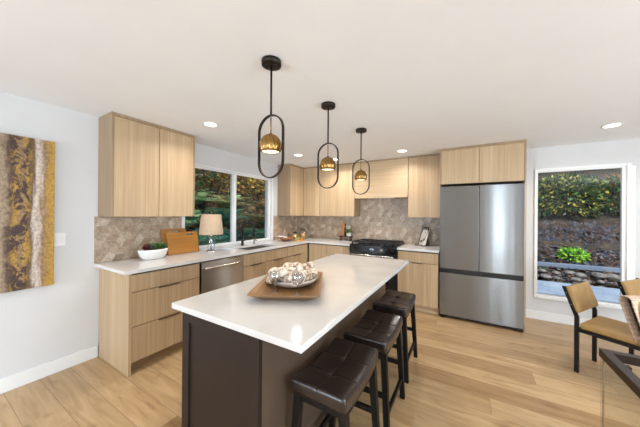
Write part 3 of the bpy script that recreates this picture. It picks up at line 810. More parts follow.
for nm, spots in (('succulent', [(-.02,.0,1,.05),(.03,.05,0,.055),(0,.10,1,.05),(-.04,.075,0,.05),(.04,-.01,0,.045),(.02,.105,0,.042),(-.035,.03,0,.045),(.03,-.045,3,.045)]), ('red_succulent', [(0,-.075,2,.048),(-.03,-.035,2,.045),(.035,-.09,2,.035)]), ('trailing_stem', [(.0,-.12,3,.05)])):
    for (sx, sy, mi, L) in spots:
        b = NB()
        if nm == 'trailing_stem':
            for k in range(5): leaf(b, (.0+.01*k, -.12-.015*k, .108+.003*k), (rnd.uniform(-.6,.6), -1, .5), .045, .014, mi=mi)
        else:
            for k in range(18):
                a = k*2.4; el = .25+k/18*1.1
                leaf(b, (sx, sy, .098+.022*k/18), (math.cos(a)*math.cos(el), math.sin(a)*math.cos(el), math.sin(el)), L*1.45*(1-.3*k/18), .027, mi=mi, droop=-.1)
        obj(nm, b, GREEN, t)

def board(name, label, loc, rz, tilt, w_, h, hole, m, th=.018):
    t = thing(name, label, 'cutting board', loc, rz, 'boards leaning on the backsplash')
    t.rotation_euler = (0, -tilt, rz)
    b = NB()
    # local: leans along x, board in yz plane, thickness along x
    hy0, hy1, hz0, hz1 = hole
    for a in ((0, hy0, 0, h), (hy1, w_, 0, h), (hy0, hy1, 0, hz0), (hy0, hy1, hz1, h)):
        bx(b, 0, th, a[0], a[1], a[2], a[3])
    bmesh.ops.remove_doubles(b, verts=b.verts, dist=1e-5)
    obj('board', b, m, t)
    return t
BW1 = wood('bamboo_board', (.56,.25,.045), (.38,.15,.022), 'Y', .4, .6); BW2 = wood('honey_board', (.47,.21,.045), (.33,.135,.025), 'Z', .4, .6)
board('cutting_board', 'taller orange-brown wooden cutting board with slot handle, behind the other', (.072, .765, CT1+.001), 0, math.radians(12), .30, .305, (.09,.21,.262,.285), BW2)
board('cutting_board', 'shorter honey wooden cutting board with slot handle, leaning in front beside the lamp', (.112, .80, CT1+.001), 0, math.radians(12), .385, .262, (.225,.33,.222,.242), BW1)

# table lamp
t = thing('table_lamp', 'glass column table lamp with beige drum shade by the window', 'lamp', (.255, 1.265, CT1+.0005))
b = NB(); lathe(b, [(.062,0),(.062,.012),(.058,.016),(.035,.018),(.0,.018)], 32); obj('base', b, M['chrome'], t)
b = NB(); lathe(b, [(.042,.019),(.046,.025),(.046,.195),(.040,.205),(.0,.205)], 28); obj('glass_column', b, glass_thin('lamp_glass', (.88,.92,.93), 2.5), t)
b = NB(); tube(b, [(0,0,.018),(0,0,.25)], .007, 12); lathe(b, [(.024,.205),(.024,.214),(.012,.218),(.012,.25)], 20); obj('stem', b, M['chrome'], t)
b = NB(); 
outer = [(.147,.225),(.120,.482)]; lathe(b, [(.147,.225),(.120,.482),(.118,.482),(.145,.225)], 48, close=True)
bmesh.ops.remove_doubles(b, verts=b.verts, dist=1e-6)
ms = mat('linen_shade', (.62,.50,.38), .8)
obj('lamp_shade', b, noisy('linen_weave', [(.3,(.47,.34,.23)),(.7,(.54,.40,.275))], 90, .85, (1,1,.3)), t)
b = NB(); lathe(b, [(.0,.25),(.02,.26),(.03,.30),(.02,.33),(.0,.335)], 18); obj('bulb', b, M['ceramic'], t)
b = NB(); 
for k in range(3):
    a = k*2*PI/3; tube(b, [(0,0,.47),(.118*math.cos(a), .118*math.sin(a), .478)], .002, 6)
tube(b, [(0,0,.33),(0,0,.515)], .003, 8); obj('harp', b, M['chrome'], t)

# papers right of lamp
b = NB(); prism(b, [(.13,1.43),(.30,1.40),(.34,1.56),(.17,1.60)], CT1+.0005, CT1+.004, 'z')
tag(obj('folded_cloth', b, mat('pale_cloth', (.62,.66,.74), .8)), 'pale folded cloth lying flat between the lamp and the sink', 'cloth')

# ------------------------------------------------------------------ corner items
WD = noisy('red_brown_wood', [(.35,(.22,.075,.028)),(.65,(.34,.13,.05))], 10, .4, (1,1,6))
t = thing('serving_bowl', 'wide red-brown wooden bowl right of the sink', 'bowl', (.29, 2.80, CT1+.0005))
b = NB(); lathe(b, [(.0,0),(.06,0),(.085,.012),(.125,.045),(.138,.072),(.131,.072),(.115,.045),(.07,.014),(.0,.010)], 40); obj('bowl', b, WD, t)
b = NB(); 
pts = [(-.02,-.10,.068),(-.06,-.15,.078),(-.03,-.20,.088)]
for off in (0, .018, .036):
    tube(b, [(p[0]+off*.8, p[1]+off*.3, p[2]+off*.2) for p in pts], .008, 8)
# linen draped
b2 = NB(); n = 14
g = [[b2.verts.new((-.11+.13*i/n, -.13+.10*math.sin(i/n*2)+(-.045+.09*j/6), .092-.03*(i/n)**2+.006*math.sin(j*1.9+i*.8))) for j in range(7)] for i in range(n+1)]
for i in range(n):
    for j in range(6): f = b2.faces.new((g[i][j], g[i+1][j], g[i+1][j+1], g[i][j+1])); f.smooth = True
b.free()
nap = tag(obj('napkin', b2, mat('white_linen', (.78,.77,.75), .8), loc=(.29, 2.80, CT1)), 'white linen napkin draped on the rim of the red-brown bowl', 'napkin')
md = nap.modifiers.new('thickness', 'SOLIDIFY'); md.thickness = .003
t = thing('serving_board', 'round light wood board in front of the red-brown bowl', 'board', (.46, 2.95, CT1+.0005))
b = NB(); lathe(b, [(.0,0),(.10,0),(.105,.004),(.105,.012),(.10,.015),(.0,.015)], 36); obj('disc', b, wood('board_light', (.62,.33,.11), (.48,.22,.06), 'X', .4, .6), t)
def fruit(name, label, cat, x, y, z, r, col, sq=.9):
    t = thing(name, label, cat, (x, y, z))
    b = NB(); lathe(b, [(r*math.sin(k/12*PI)*(1+.04*math.cos(k/12*PI)), r*sq*(1-math.cos(k/12*PI))) for k in range(13)], 20); 
    bmesh.ops.remove_doubles(b, verts=b.verts, dist=1e-5); obj('flesh', b, noisy(name+'_skin', [(.3, col), (.7, tuple(v*.85 for v in col))], 20, .4), t)
    b = NB(); tube(b, [(0,0,r*2*sq-.002),(.003,.002,r*2*sq+.008)], .002, 6); obj('stalk', b, M['toe'], t)
fruit('pear', 'small green pear on the round light wood board', 'fruit', .45, 2.88, CT1+.016, .025, (.36,.45,.10), 1.1)
fruit('orange', 'small orange fruit on the round light wood board', 'fruit', .51, 2.95, CT1+.016, .024, (.75,.28,.03))
fruit('yellow_apple', 'small yellow apple on the round light wood board', 'fruit', .44, 2.99, CT1+.016, .023, (.70,.45,.10))
def jar(label, x, y, r, h, content, ch, lid=True, lm=None):
    t = thing('glass_jar', label, 'jar', (x, y, CT1+.0005), 0, 'glass jars in the inner corner')
    b = NB(); lathe(b, [(.0,0),(r*.92,0),(r,.006),(r,h*.82),(r*.72,h*.92),(r*.72,h),(r*.69,h),(r*.69,h*.92),(r*.96,h*.81),(r*.96,.008),(.0,.006)], 28); obj('glass', b, M['clear'], t)
    b = NB(); lathe(b, [(.0,.009),(r*.93,.009),(r*.93,ch),(0,ch+.004)], 24); obj('contents', b, content, t)
    if lid:
        b = NB(); lathe(b, [(.0,h),(r*.76,h),(r*.78,h+.004),(r*.78,h+.018),(.0,h+.020)], 24); obj('lid', b, lm or M['darkbronze'], t)
PST = noisy('dry_pasta', [(.35,(.55,.30,.08)),(.65,(.78,.55,.22))], 60, .5); NUT = noisy('dry_nuts', [(.35,(.42,.18,.05)),(.65,(.62,.34,.12))], 55, .5)
jar('shorter glass jar of pale dry pasta, left of the taller jar', .26, 3.10, .048, .13, PST, .10)
jar('taller glass jar of brown nuts with dark lid in the corner', .33, 3.26, .062, .175, NUT, .115)
jar('narrow glass jar of grain standing behind the other two', .16, 3.22, .042, .15, PST, .08, lm=M['steel_light'])

# ------------------------------------------------------------------ riser by the range
t = thing('wooden_riser', 'small dark footed wooden riser on the counter left of range', 'riser', (1.175, 3.46, CT1+.0005))
RW = wood('riser_wood', (.10,.04,.025), (.05,.02,.012), 'X', .4)
box_obj('top_board', -.135, .125, -.055, .055, .075, .090, RW, t, .003)
for (lx, ly) in ((-.105,-.035),(.095,-.035),(-.105,.035),(.095,.035)):
    b = NB(); lathe(b, [(.010,0),(.015,.02),(.009,.04),(.014,.06),(.016,.0745)], 14, (lx, ly, 0)); obj('foot', b, RW, t)
ZR = CT1+.091
b = NB(); prism(b, [(-.045,0),(.045,0),(.045,.20),(.012,.225),(.012,.27),(-.012,.27),(-.012,.225),(-.045,.20)], 0, .015, 'y', bev=.002)
o = obj('paddle_board', b, wood('paddle_wood', (.58,.28,.10), (.45,.20,.06), 'Z', .4, .6)); o.location = (1.085, 3.49, ZR); o.rotation_euler = (-.10, 0, 0)
tag(o, 'light paddle board leaning upright on the dark riser', 'board')
t = thing('tall_bottle', 'slim dark brown bottle standing on the riser beside the paddle board', 'bottle', (1.15, 3.475, ZR+.0005))
b = NB(); lathe(b, [(.0,0),(.018,0),(.020,.004),(.020,.13),(.009,.165),(.009,.215),(.0,.216)], 18); obj('glass', b, mat('brown_bottle', (.05,.022,.012), .15), t)
b = NB(); lathe(b, [(.0105,.205),(.0105,.228),(.0,.229)], 14); obj('cap', b, M['black'], t)
t = thing('potted_plant', 'small leafy green plant in a white pot on the dark riser', 'plant', (1.24, 3.445, ZR+.0005))
b = NB(); lathe(b, [(.0,0),(.036,0),(.040,.004),(.044,.075),(.040,.075),(.037,.06),(.0,.06)], 24); obj('pot', b, M['ceramic'], t)
b = NB(); rnd = random.Random(2)
for k in range(70):
    a = rnd.uniform(0, 2*PI); el = rnd.uniform(.1, 1.4); rr = rnd.uniform(0, .02)
    tip = Vector((math.cos(a)*math.cos(el), math.sin(a)*math.cos(el), math.sin(el)*.9))
    if tip.y > .3: tip.y = .3
    leaf(b, (rr*math.cos(a), rr*math.sin(a), .065), tip, rnd.uniform(.06,.11), .032, mi=rnd.choice((0,0,1,1)))
obj('foliage', b, GREEN, t)
t = thing('picture_plaque', 'small pale framed picture leaning on tiles behind the potted plant', 'picture', (1.16, 3.53, ZR), 0)
t.rotation_euler = (-.12, 0, 0)
box_obj('panel', -.05, .06, 0, .010, 0.002, .19, mat('pale_card', (.66,.58,.47), .7), t, .001)

# book on stand right of range
t = thing('recipe_stand', 'white recipe board with botanical print on black easel, beside refrigerator', 'cookbook stand', (2.48, 3.44, CT1+.0005), math.radians(-44))
b = NB()
for s in (-.075, .075):
    beam(b, (s, .06, .002), (s+.01*(-1 if s > 0 else 1), .105, .30), .008, .008, (0,1,0))
    beam(b, (s, .052, .004), (s, -.03, .004), .010, .008, (0,0,1)); beam(b, (s, -.03, .004), (s, -.03, .03), .010, .008, (0,1,0))
beam(b, (-.09, .045, .012), (.09, .045, .012), .010, .012); beam(b, (0,.105,.30), (0,.16,.003), .008, .008, (0,1,0)); beam(b, (-.07,.104,.295), (.07,.104,.295), .010, .010)
obj('easel', b, M['black'], t)
bk = bpy.data.objects.new('recipe_book', None); 
b = NB(); bx(b, -.075, .075, 0, .016, 0, .255, .002); pg = obj('book_block', b, mat('cookbook_page', (.78,.73,.66), .6), t); pg.location = (0,.028,.014); pg.rotation_euler = (-.30,0,0)
bpy.data.objects.remove(bk)
b = NB(); bx(b, -.088, -.076, -.002, .018, -.002, .26, .001); sp_ = obj('spine_edge', b, M['black'], pg, 'black edge')
b = NB(); rnd = random.Random(5)
for (p, q, rr) in (((-.03,.06),(.01,.02),.020),((.02,.09),(.04,.05),.018)):
    for k in range(9):
        a = k*2*PI/9; cx, cz = p
        x0, z0 = cx+.0*math.cos(a), cz; x1, z1 = cx+rr*1.6*math.cos(a), cz+rr*1.6*math.sin(a); s = rr*.35
        px, pz = -math.sin(a)*s, math.cos(a)*s
        vs = [b.verts.new(v) for v in ((x0,-.0008,z0),((x0+x1)/2+px,-.0008,(z0+z1)/2+pz),(x1,-.0008,z1),((x0+x1)/2-px,-.0008,(z0+z1)/2-pz))]; b.faces.new(vs)
for (p, q) in (((-.05,.01),(.03,.12)),((.0,.01),(.055,.19)),((.02,.19),(.0,.23))):
    beam(b, (p[0],-.001,p[1]), (q[0],-.001,q[1]), .005, .001, (0,1,0))
obj('printed_drawing', b, mat('print_ink', (.10,.06,.045), .6), pg)

# ------------------------------------------------------------------ tray on the island
TR = thing('wooden_tray', 'carved rectangular brown wooden tray on the island top', 'tray', (2.108, .522, CT1+.0005), math.radians(28))
b = NB(); hw, hl, ht = .205, .297, .042
def rrect(a, c, z, r=.03, n=5):
    out = []
    for (sx, sy, a0) in ((1,1,0),(-1,1,PI/2),(-1,-1,PI),(1,-1,1.5*PI)):
        for k in range(n+1):
            t_ = a0+k/n*PI/2; out.append((sx*(a-r)+r*math.cos(t_), sy*(c-r)+r*math.sin(t_), z+.006*((sy*c/hl)**2 if abs(z) > .01 else 0)))
    return out
levels = [(hw*.68, hl*.72, 0), (hw*.72, hl*.76, .003), (hw, hl, ht-.004), (hw, hl, ht), (hw-.012, hl-.012, ht), (hw*.72, hl*.74, .014), (hw*.66, hl*.70, .011)]
rings = [[b.verts.new(p) for p in rrect(a, c, z, .022)] for a, c, z in levels]
for r, s in zip(rings[:-1], rings[1:]):
    for k in range(len(r)): b.faces.new((r[k], r[(k+1) % len(r)], s[(k+1) % len(r)], s[k]))
b.faces.new(list(reversed(rings[0]))); b.faces.new(rings[-1])
obj('tray_body', b, wood('tray_wood', (.33,.175,.065), (.13,.06,.02), 'Y', .42, .45), TR)
# ribbed dish with driftwood
t = thing('ribbed_dish', 'shallow ribbed whitewashed dish on the wooden tray', 'dish', (2.085, .57, CT1+.0125))
b = NB(); lathe(b, [(.0,0),(.08,0),(.115,.012),(.119,.014),(.136,.023),(.140,.025),(.154,.035),(.158,.038),(.172,.054),(.169,.058),(.154,.049),(.115,.025),(.0,.014)], 48)
obj('dish', b, noisy('whitewashed_wood', [(.3,(.34,.26,.20)),(.6,(.66,.58,.50))], 16, .6, (1,1,5)), t)
DR = noisy('driftwood_mottled', [(.30,(.10,.06,.04)),(.43,(.30,.21,.15)),(.52,(.62,.53,.45)),(.72,(.78,.71,.63))], 24, .6, detail=5, bstr=.6, dist=1)
rnd = random.Random(12)
n_ = 0
def knot(label, x, y, z, R, r, tilt, tw):
    t = thing('rope_knot', label, 'decoration', (x, y, z), tw, 'mottled knots heaped in the ribbed dish')
    t.rotation_euler = (tilt[0], tilt[1], tw)
    b = NB(); pts = []
    for k in range(60):
        a = k/60*2*PI
        pts.append(((R+R*.38*math.cos(3*a))*math.cos(2*a), (R+R*.38*math.cos(3*a))*math.sin(2*a), R*.42*math.sin(3*a)))
    tube(b, pts, r, 10, closed=True)
    obj('strand', b, DR, t)
KN = [(.070,-.075,.068,'left front'),(-.075,-.070,.066,'left rear'),(-.010,.000,.100,'centre top'),(.085,.045,.068,'right front'),(-.075,.070,.068,'right rear'),(.005,-.115,.075,'far left'),(.015,.118,.085,'far right')]
for (dx, dy, dz, nm) in KN:
    knot('mottled cream and brown knot heaped in the ribbed dish, %s' % nm, 2.085+dx, .57+dy, CT1+.0125+dz, .046, .021, (rnd.uniform(-.4,.4), rnd.uniform(-.4,.4)), rnd.uniform(0, 6))
# two wine glasses
def make_glass():
    t = thing('wine_glass', '', 'glass', (0,0,0), 0, 'stemmed glasses on the tray')
    b = NB(); lathe(b, [(.0,.0),(.030,.0),(.031,.0015),(.008,.006),(.0035,.012),(.0035,.048),(.006,.052),(.026,.066),(.035,.088),(.034,.112),(.0295,.130),(.0288,.130),(.033,.112),(.034,.088),(.025,.067),(.0,.055)], 28)
    obj('glass_body', b, glass_thin('stemware', (.90,.91,.91), 5), t)
    return t
g = make_glass()
g.location = (2.10, .368, CT1+.0125); g['label'] = 'clear stemmed glass at the left front of the ribbed dish'
dup(g, (2.232, .418, CT1+.0125), 0, 'clear stemmed glass at the right front of the ribbed dish')

# ------------------------------------------------------------------ dining area
def make_chair():
    t = thing('dining_chair', '', 'chair', (0,0,0), 0, 'tan leather chairs near the picture window')
    BK = M['blackmetal']
    def post(y, pts, w1, w2):
        b = NB()
        rings = []
        for x, z in pts: rings.append([b.verts.new((x+e*w1/2, y+f*w2/2, z)) for e, f in ((-1,-1),(1,-1),(1,1),(-1,1))])
        for r, s in zip(rings[:-1], rings[1:]):
            for k in range(4): b.faces.new((r[k], r[(k+1) % 4], s[(k+1) % 4], s[k]))
        b.faces.new(list(reversed(rings[0]))); b.faces.new(rings[-1]); return b
    for y in (-.195, .195):
        obj('leg', post(y, [(-.205,0),(-.205,.50),(-.215,.53),(-.292,.755)], .030, .020), BK, t)
        obj('leg', post(y, [(.205,0),(.205,.385)], .028, .020), BK, t)
    b = NB()
    for y in (-.195, .195): beam(b, (-.20,y,.385), (.22,y,.385), .020, .028)
    for x in (-.19, .205): beam(b, (x,-.185,.385), (x,.185,.385), .020, .028)
    obj('seat_frame', b, BK, t)
    b = NB(); bx(b, -.185, .235, -.205, .205, .400, .455, .018, seg=3); 
    for v in b.verts:
        if v.co.z > .43: v.co.z += .012*(1-(v.co.x/.24)**2)*(1-(v.co.y/.22)**2)
    obj('seat', b, M['tan'], t, smooth=True)
    b = NB(); bx(b, -.024, .028, -.205, .205, -.115, .115, .014, seg=3)
    o = obj('backrest', b, M['tan'], t, smooth=True); o.location = (-.238, 0, .648); o.rotation_euler = (0, -.33, 0)
    b = NB()
    for y in (-.2, .2):
        for z in (.60, .70): lathe(b, [(.006,0),(.006,.004)], 8, (-.205-(z-.53)*.34-.012, y*1.03, z))
    obj('bolt', b, M['steel_light'], t)
    return t
u1 = Vector((.554,.832,0)); v1 = Vector((.832,-.554,0))
ch = make_chair()
mid = Vector(((3.976+4.205)/2, (2.305+2.649)/2, 0)); c1 = mid+v1*.205
ang1 = math.atan2(v1.y, v1.x)
ch.location = c1; ch.rotation_euler = (0,0,ang1); ch['label'] = 'tan leather dining chair with black metal frame, seen whole before the picture window'
ang2 = ang1-.10; v2 = Vector((math.cos(ang2), math.sin(ang2), 0)); u2 = Vector((-v2.y, v2.x, 0))
c2 = Vector((4.515,2.835,0))+u2*.195+v2*.205
dup(ch, c2, ang2, 'tan leather dining chair cut by the right photo edge, only its backrest corner showing')
# patterned cloth over the corner
def cloth_mat():
    m = mat('patterned_cloth', (.5,.36,.26), .85); n, l, b = nodes(m)
    c = coords(n, l, (1,1,1), False); t_ = noise(n, l, c, 40, 4, .6); 
    wv = n.new('ShaderNodeTexWave'); wv.bands_direction = 'Z'; wv.inputs['Scale'].default_value = 9; wv.inputs['Distortion'].default_value = 1.5; l.new(c.outputs[0], wv.inputs[0])
    r = ramp(n, [(.3,(.47,.31,.22)),(.7,(.60,.43,.32))]); l.new(wv.outputs[0], r.inputs[0])
    br = n.new('ShaderNodeTexBrick'); br.inputs['Scale'].default_value = 26; br.inputs['Mortar Size'].default_value = .06; br.inputs['Brick Width'].default_value = .7; br.inputs['Row Height'].default_value = .4
    sw = n.new('ShaderNodeSeparateXYZ'); cb = n.new('ShaderNodeCombineXYZ'); l.new(c.outputs[0], sw.inputs[0]); 
    ax = n.new('ShaderNodeMath'); l.new(sw.outputs[0], ax.inputs[0]); l.new(sw.outputs[1], ax.inputs[1])
    l.new(ax.outputs[0], cb.inputs[0]); l.new(sw.outputs[2], cb.inputs[1]); l.new(cb.outputs[0], br.inputs[0])
    mx = n.new('ShaderNodeMix'); mx.data_type = 'RGBA'; l.new(br.outputs['Fac'], mx.inputs[0]); l.new(r.outputs[0], mx.inputs[6]); mx.inputs[7].default_value = (.60,.46,.35,1)
    r2 = ramp(n, [(.35,(.85,.85,.85)),(.65,(1.1,1.1,1.1))]); l.new(t_.outputs[0], r2.inputs[0])
    m3 = n.new('ShaderNodeMix'); m3.data_type = 'RGBA'; m3.blend_type = 'MULTIPLY'; m3.inputs[0].default_value = 1; l.new(mx.outputs[2], m3.inputs[6]); l.new(r2.outputs[0], m3.inputs[7])
    l.new(m3.outputs[2], b.inputs['Base Color']); return m
fr = Vector((.505,-.863,0)); P3 = Vector((4.43,2.196,0)); c3 = P3+fr*.25; a3 = math.atan2(fr.y, fr.x)
dup(ch, c3, a3, 'dining chair at the right photo edge, hidden under the patterned throw')
b = NB()
def throw_row(y, w):
    path = []
    outside = y < -.207
    lo = .375 if outside else .475
    for k in range(7): t_ = k/6; path.append((-.245-.055*0-.0*t_-(.065 if True else 0)*t_+.0, .40+.355*t_))
    path = [(-.262-.072*t_, .42+.33*t_) for t_ in [k/6 for k in range(7)]]
    path += [(-.334+.012, .772), (-.300, .786), (-.268, .782), (-.248, .765)]
    path += [(-.248+.060*t_, .765-(.765-lo)*t_) for t_ in [k/8 for k in range(1, 9)]]
    return path
rows = []
NYT = 26
for j in range(NYT+1):
    y = -.245+j/NYT*.48
    pr = throw_row(y, 0); row = []
    for i_, (x, z) in enumerate(pr):
        yy = y
        if z < .74 and y < -.12: yy = y+(.74-z)*.20*(1-(y+.262)/.142)
        rip = .008*math.sin(y*60+z*6)*min(1, max(0, (.76-z)*4))
        row.append(b.verts.new((x+(rip if i_ > 9 else -rip*.5), yy, z)))
    rows.append(row)
for r_, q_ in zip(rows[:-1], rows[1:]):
    for k in range(len(r_)-1): f = b.faces.new((r_[k], q_[k], q_[k+1], r_[k+1])); f.smooth = True
cl = obj('throw_blanket', b, cloth_mat()); cl.location = c3; cl.rotation_euler = (0,0,a3)
md = cl.modifiers.new('thickness', 'SOLIDIFY'); md.thickness = .006
tag(cl, 'beige patterned throw draped over a chair back at the right photo edge', 'throw')

# glass table, black frame (bottom right)
t = thing('dining_table', 'black metal framed table with clear glass sides, cut by the bottom right corner', 'table', (3.691, .983, 0))
b = NB(); fw = .036
prism(b, [(0,0),(1.3,0),(1.3,-fw),(0,-fw)], .712, .75, 'z'); prism(b, [(0,-fw),(fw,-fw),(fw,-1.0),(0,-1.0)], .712, .75, 'z')
bx(b, fw, 1.3, -1.0, -1.0+fw, .712, .75); bx(b, 1.3-fw, 1.3, -1.0+fw, -fw, .712, .75)
obj('top_frame', b, M['darkbronze'], t)
b = NB(); bx(b, .05, .085, -.070, -.045, .70, .712); lathe(b, [(.008,0),(.008,.006)], 10, (.07,-.05,.705)); obj('bracket', b, M['black'], t)
box_obj('glass_side', .004, .012, -.99, -.004, .001, .711, M['tableglass'], t)
b = NB(); bx(b, .012, .016, -.012, -.004, .001, .711); obj('glass_edge', b, mat('glass_edge_tint', (.20,.16,.10), .2), t)
box_obj('glass_side', 1.288, 1.296, -.99, -.004, .001, .711, M['tableglass'], t)

# ------------------------------------------------------------------ outside
GR = noisy('dark_hillside_soil', [(.3,(.006,.007,.006)),(.5,(.022,.018,.014)),(.62,(.05,.032,.018)),(.75,(.09,.065,.045))], 7, .9, detail=8, rand=False)
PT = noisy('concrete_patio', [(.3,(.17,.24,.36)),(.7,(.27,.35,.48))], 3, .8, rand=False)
b = NB(); bx(b, -.9, 9, YB+.155, 6.72, -.28, -.08); tag(obj('patio', b, PT), None, None, kind='structure')
def hill(name, fn, us, vs):
    b = NB(); rr = [[b.verts.new(fn(u, v)) for v in vs] for u in us]
    for i in range(len(us)-1):
        for j in range(len(vs)-1): f = b.faces.new((rr[i][j], rr[i+1][j], rr[i+1][j+1], rr[i][j+1])); f.smooth = True
    return tag(obj(name, b, GR), None, None, kind='structure')
rnd = random.Random(3)
def hz_back(u, v):
    d = v-6.2
    z = -.25 if d < .55 else (-.25+(d-.55)*.62 if d < 1.9 else .75+(d-1.9)*1.0)
    return (u, v, z+rnd.uniform(-.06,.06))
hill('hillside', hz_back, [-1+.3*k for k in range(38)], [6.2+.25*k for k in range(26)])
def hz_left(u, v):
    d = -u-.15
    z = -.25 if d < 1.2 else -.25+(d-1.2)*1.0
    return (u, v, z+rnd.uniform(-.06,.06))
hill('hillside', hz_left, [-.16-.3*k for k in range(22)], [-1+.35*k for k in range(42)])
ROCK = noisy('river_rock', [(.3,(.04,.04,.045)),(.7,(.22,.21,.21))], 12, .8, bstr=.3)
def rock(x, y, z, s, lab=None):
    b = NB(); bmesh.ops.create_icosphere(b, subdivisions=2, radius=s)
    for v in b.verts:
        v.co *= rnd.uniform(.86, 1.08); v.co.z *= .55; v.co.x *= 1.25
    o = obj('rock', b, ROCK, smooth=True); o.location = (x, y, z); o.rotation_euler = (0,0,rnd.uniform(0,3))
    return tag(o, lab, 'rock', 'rocks bordering the patio')
k = 0
x = 3.9
while x < 7.6:
    for r_ in range(3):
        rock(x+rnd.uniform(-.08,.08), 6.86+.13*r_+rnd.uniform(-.05,.05), -.14+.11*r_+rnd.uniform(-.03,.03), rnd.uniform(.05,.13), 'grey river rock in the bed beyond the patio, through the picture window')
    x += .22
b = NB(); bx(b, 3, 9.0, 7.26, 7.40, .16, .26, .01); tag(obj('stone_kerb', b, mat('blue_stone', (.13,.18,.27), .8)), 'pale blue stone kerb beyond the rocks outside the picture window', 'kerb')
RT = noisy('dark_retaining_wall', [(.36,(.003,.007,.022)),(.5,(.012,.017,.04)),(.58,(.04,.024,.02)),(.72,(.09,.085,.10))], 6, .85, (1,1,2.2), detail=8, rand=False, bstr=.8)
t = thing('retaining_wall', 'dark stacked stone retaining wall outside the picture window', 'wall', (3, 8.05, -.3))
b = NB(); rw = random.Random(8)
for row in range(6):
    x = -.2*(row % 2)
    while x < 7.5:
        L = rw.uniform(.45,.8); bx(b, x+.008, x+L-.008, rw.uniform(0,.05)+row*.04, .5+row*.04, row*.23+.004, row*.23+.226, .012, seg=1); x += L
obj('stone_course', b, RT, t)

LEAFY = [mat('foliage_deep', (.025,.07,.03), .5), mat('foliage_mid', (.07,.19,.05), .5), mat('foliage_yellow', (.45,.42,.07), .5), mat('foliage_teal', (.012,.13,.11), .5), mat('foliage_gold', (.42,.22,.05), .5), mat('foliage_pale', (.28,.40,.20), .5), mat('grass_lime', (.30,.62,.06), .5)]
TW = mat('twig_bark', (.07,.045,.03), .8)
def bush(label, x, y, z, rx, ry, rz, n, mis, L=.10, seed=0, cat='shrub', name='shrub', group='shrubs on the hillside'):
    rn = random.Random(seed); t = thing(name, label, cat, (x, y, z), 0, group)
    b = NB()
    for k in range(n):
        th = rn.uniform(0, 2*PI); ph = math.acos(rn.uniform(-.6, 1)); rr = rn.uniform(.55, 1)**.6
        d = Vector((math.sin(ph)*math.cos(th), math.sin(ph)*math.sin(th), math.cos(ph)))
        p = Vector((d.x*rx*rr, d.y*ry*rr, rz+d.z*rz*rr))
        dd = d+Vector((rn.uniform(-1,1), rn.uniform(-1,1), rn.uniform(-.8,.5)))
        l_ = L*rn.uniform(.6,1.4)
        dd.normalize(); s = dd.cross(Vector((rn.uniform(-1,1), rn.uniform(-1,1), 1))).normalized()*l_*.22
        vs = [b.verts.new(v) for v in (p, p+dd*l_*.5+s, p+dd*l_, p+dd*l_*.5-s)]
        f = b.faces.new(vs); f.material_index = rn.choice(mis)
    obj('foliage', b, LEAFY, t)
    b = NB()
    for k in range(9):
        a = rn.uniform(0, 2*PI); tube(b, [(0,0,-.15),(rx*.25*math.cos(a), ry*.25*math.sin(a), rz*.5),(rx*.7*math.cos(a), ry*.7*math.sin(a), rz*(1+rn.uniform(-.3,.6)))], .015, 5, radii=[.025,.015,.006])
    obj('stems', b, TW, t)
def fern(label, x, y, z, R, seed, mi, n=16, group='ferns outside the sink window'):
    rn = random.Random(seed); t = thing('fern', label, 'fern', (x, y, z), 0, group)
    b = NB()
    for k in range(n):
        a = k*2*PI/n+rn.uniform(-.2,.2); L = R*rn.uniform(.8,1.15); el = rn.uniform(.75,1.5); prev = None
        N = 15; P = []
        for i in range(N+1):
            u = i/N; hr = L*(u*math.cos(el)+.35*u*u); hz = L*(u*math.sin(el)*1.15-.62*u*u)
            P.append(Vector((hr*math.cos(a), hr*math.sin(a), hz)))
        tube(b, P, .005, 4)
        for f in b.faces[-(N*4+2):] if False else []: pass
        for i in range(2, N):
            d = (P[i]-P[i-1]).normalized(); s = d.cross(Vector((0,0,1))).normalized(); wl = L*.26*math.sin(PI*(i/N)**.7)+.01
            for sg in (-1, 1):
                tip = P[i]+s*sg*wl+d*wl*.35-Vector((0,0,wl*.25)); hw_ = L*.030
                vs = [b.verts.new(v) for v in (P[i]-d*hw_*.4, P[i]-d*hw_*.2+s*sg*wl*.5-d*hw_*.2, tip, P[i]+d*hw_+s*sg*wl*.45)]
                f = b.faces.new(vs); f.material_index = rn.choice(mi)
    obj('fronds', b, LEAFY, t)
# through the picture window
sd = 10
for (x, y, z, r, n, mis, lab) in [(4.2,8.9,1.15,.95,3000,(0,0,1,5),'left'),(5.6,9.0,1.15,1.0,3200,(0,1,2,0),'centre left'),(7.0,9.1,1.15,1.0,3200,(0,1,4,0),'centre'),(8.4,9.1,1.15,1.0,2600,(0,1,5,0),'right'),
                                 (4.8,10.3,2.9,1.4,2600,(0,0,1,2),'upper left'),(7.0,10.5,2.9,1.5,2800,(0,1,2,4),'upper centre'),(9.2,10.5,2.9,1.5,2600,(0,0,1,4),'upper right')]:
    bush('dense leafy shrub above the retaining wall, %s in the picture window' % lab, x, y, z, r*.9, .6*r, .72*r, int(n*1.5), mis, .105, sd); sd += 1
b_ = bush('bright yellow-green grass tuft on the dark retaining wall', 5.40, 7.70, .30, .24, .14, .12, 500, (6,6,1), .13, 77, 'grass', 'grass_tuft', 'outdoor grass')
fern('spiky fern at the left edge of the picture window', 4.05, 6.9, -.1, .75, 31, (1,5), 14, 'fern by the patio')
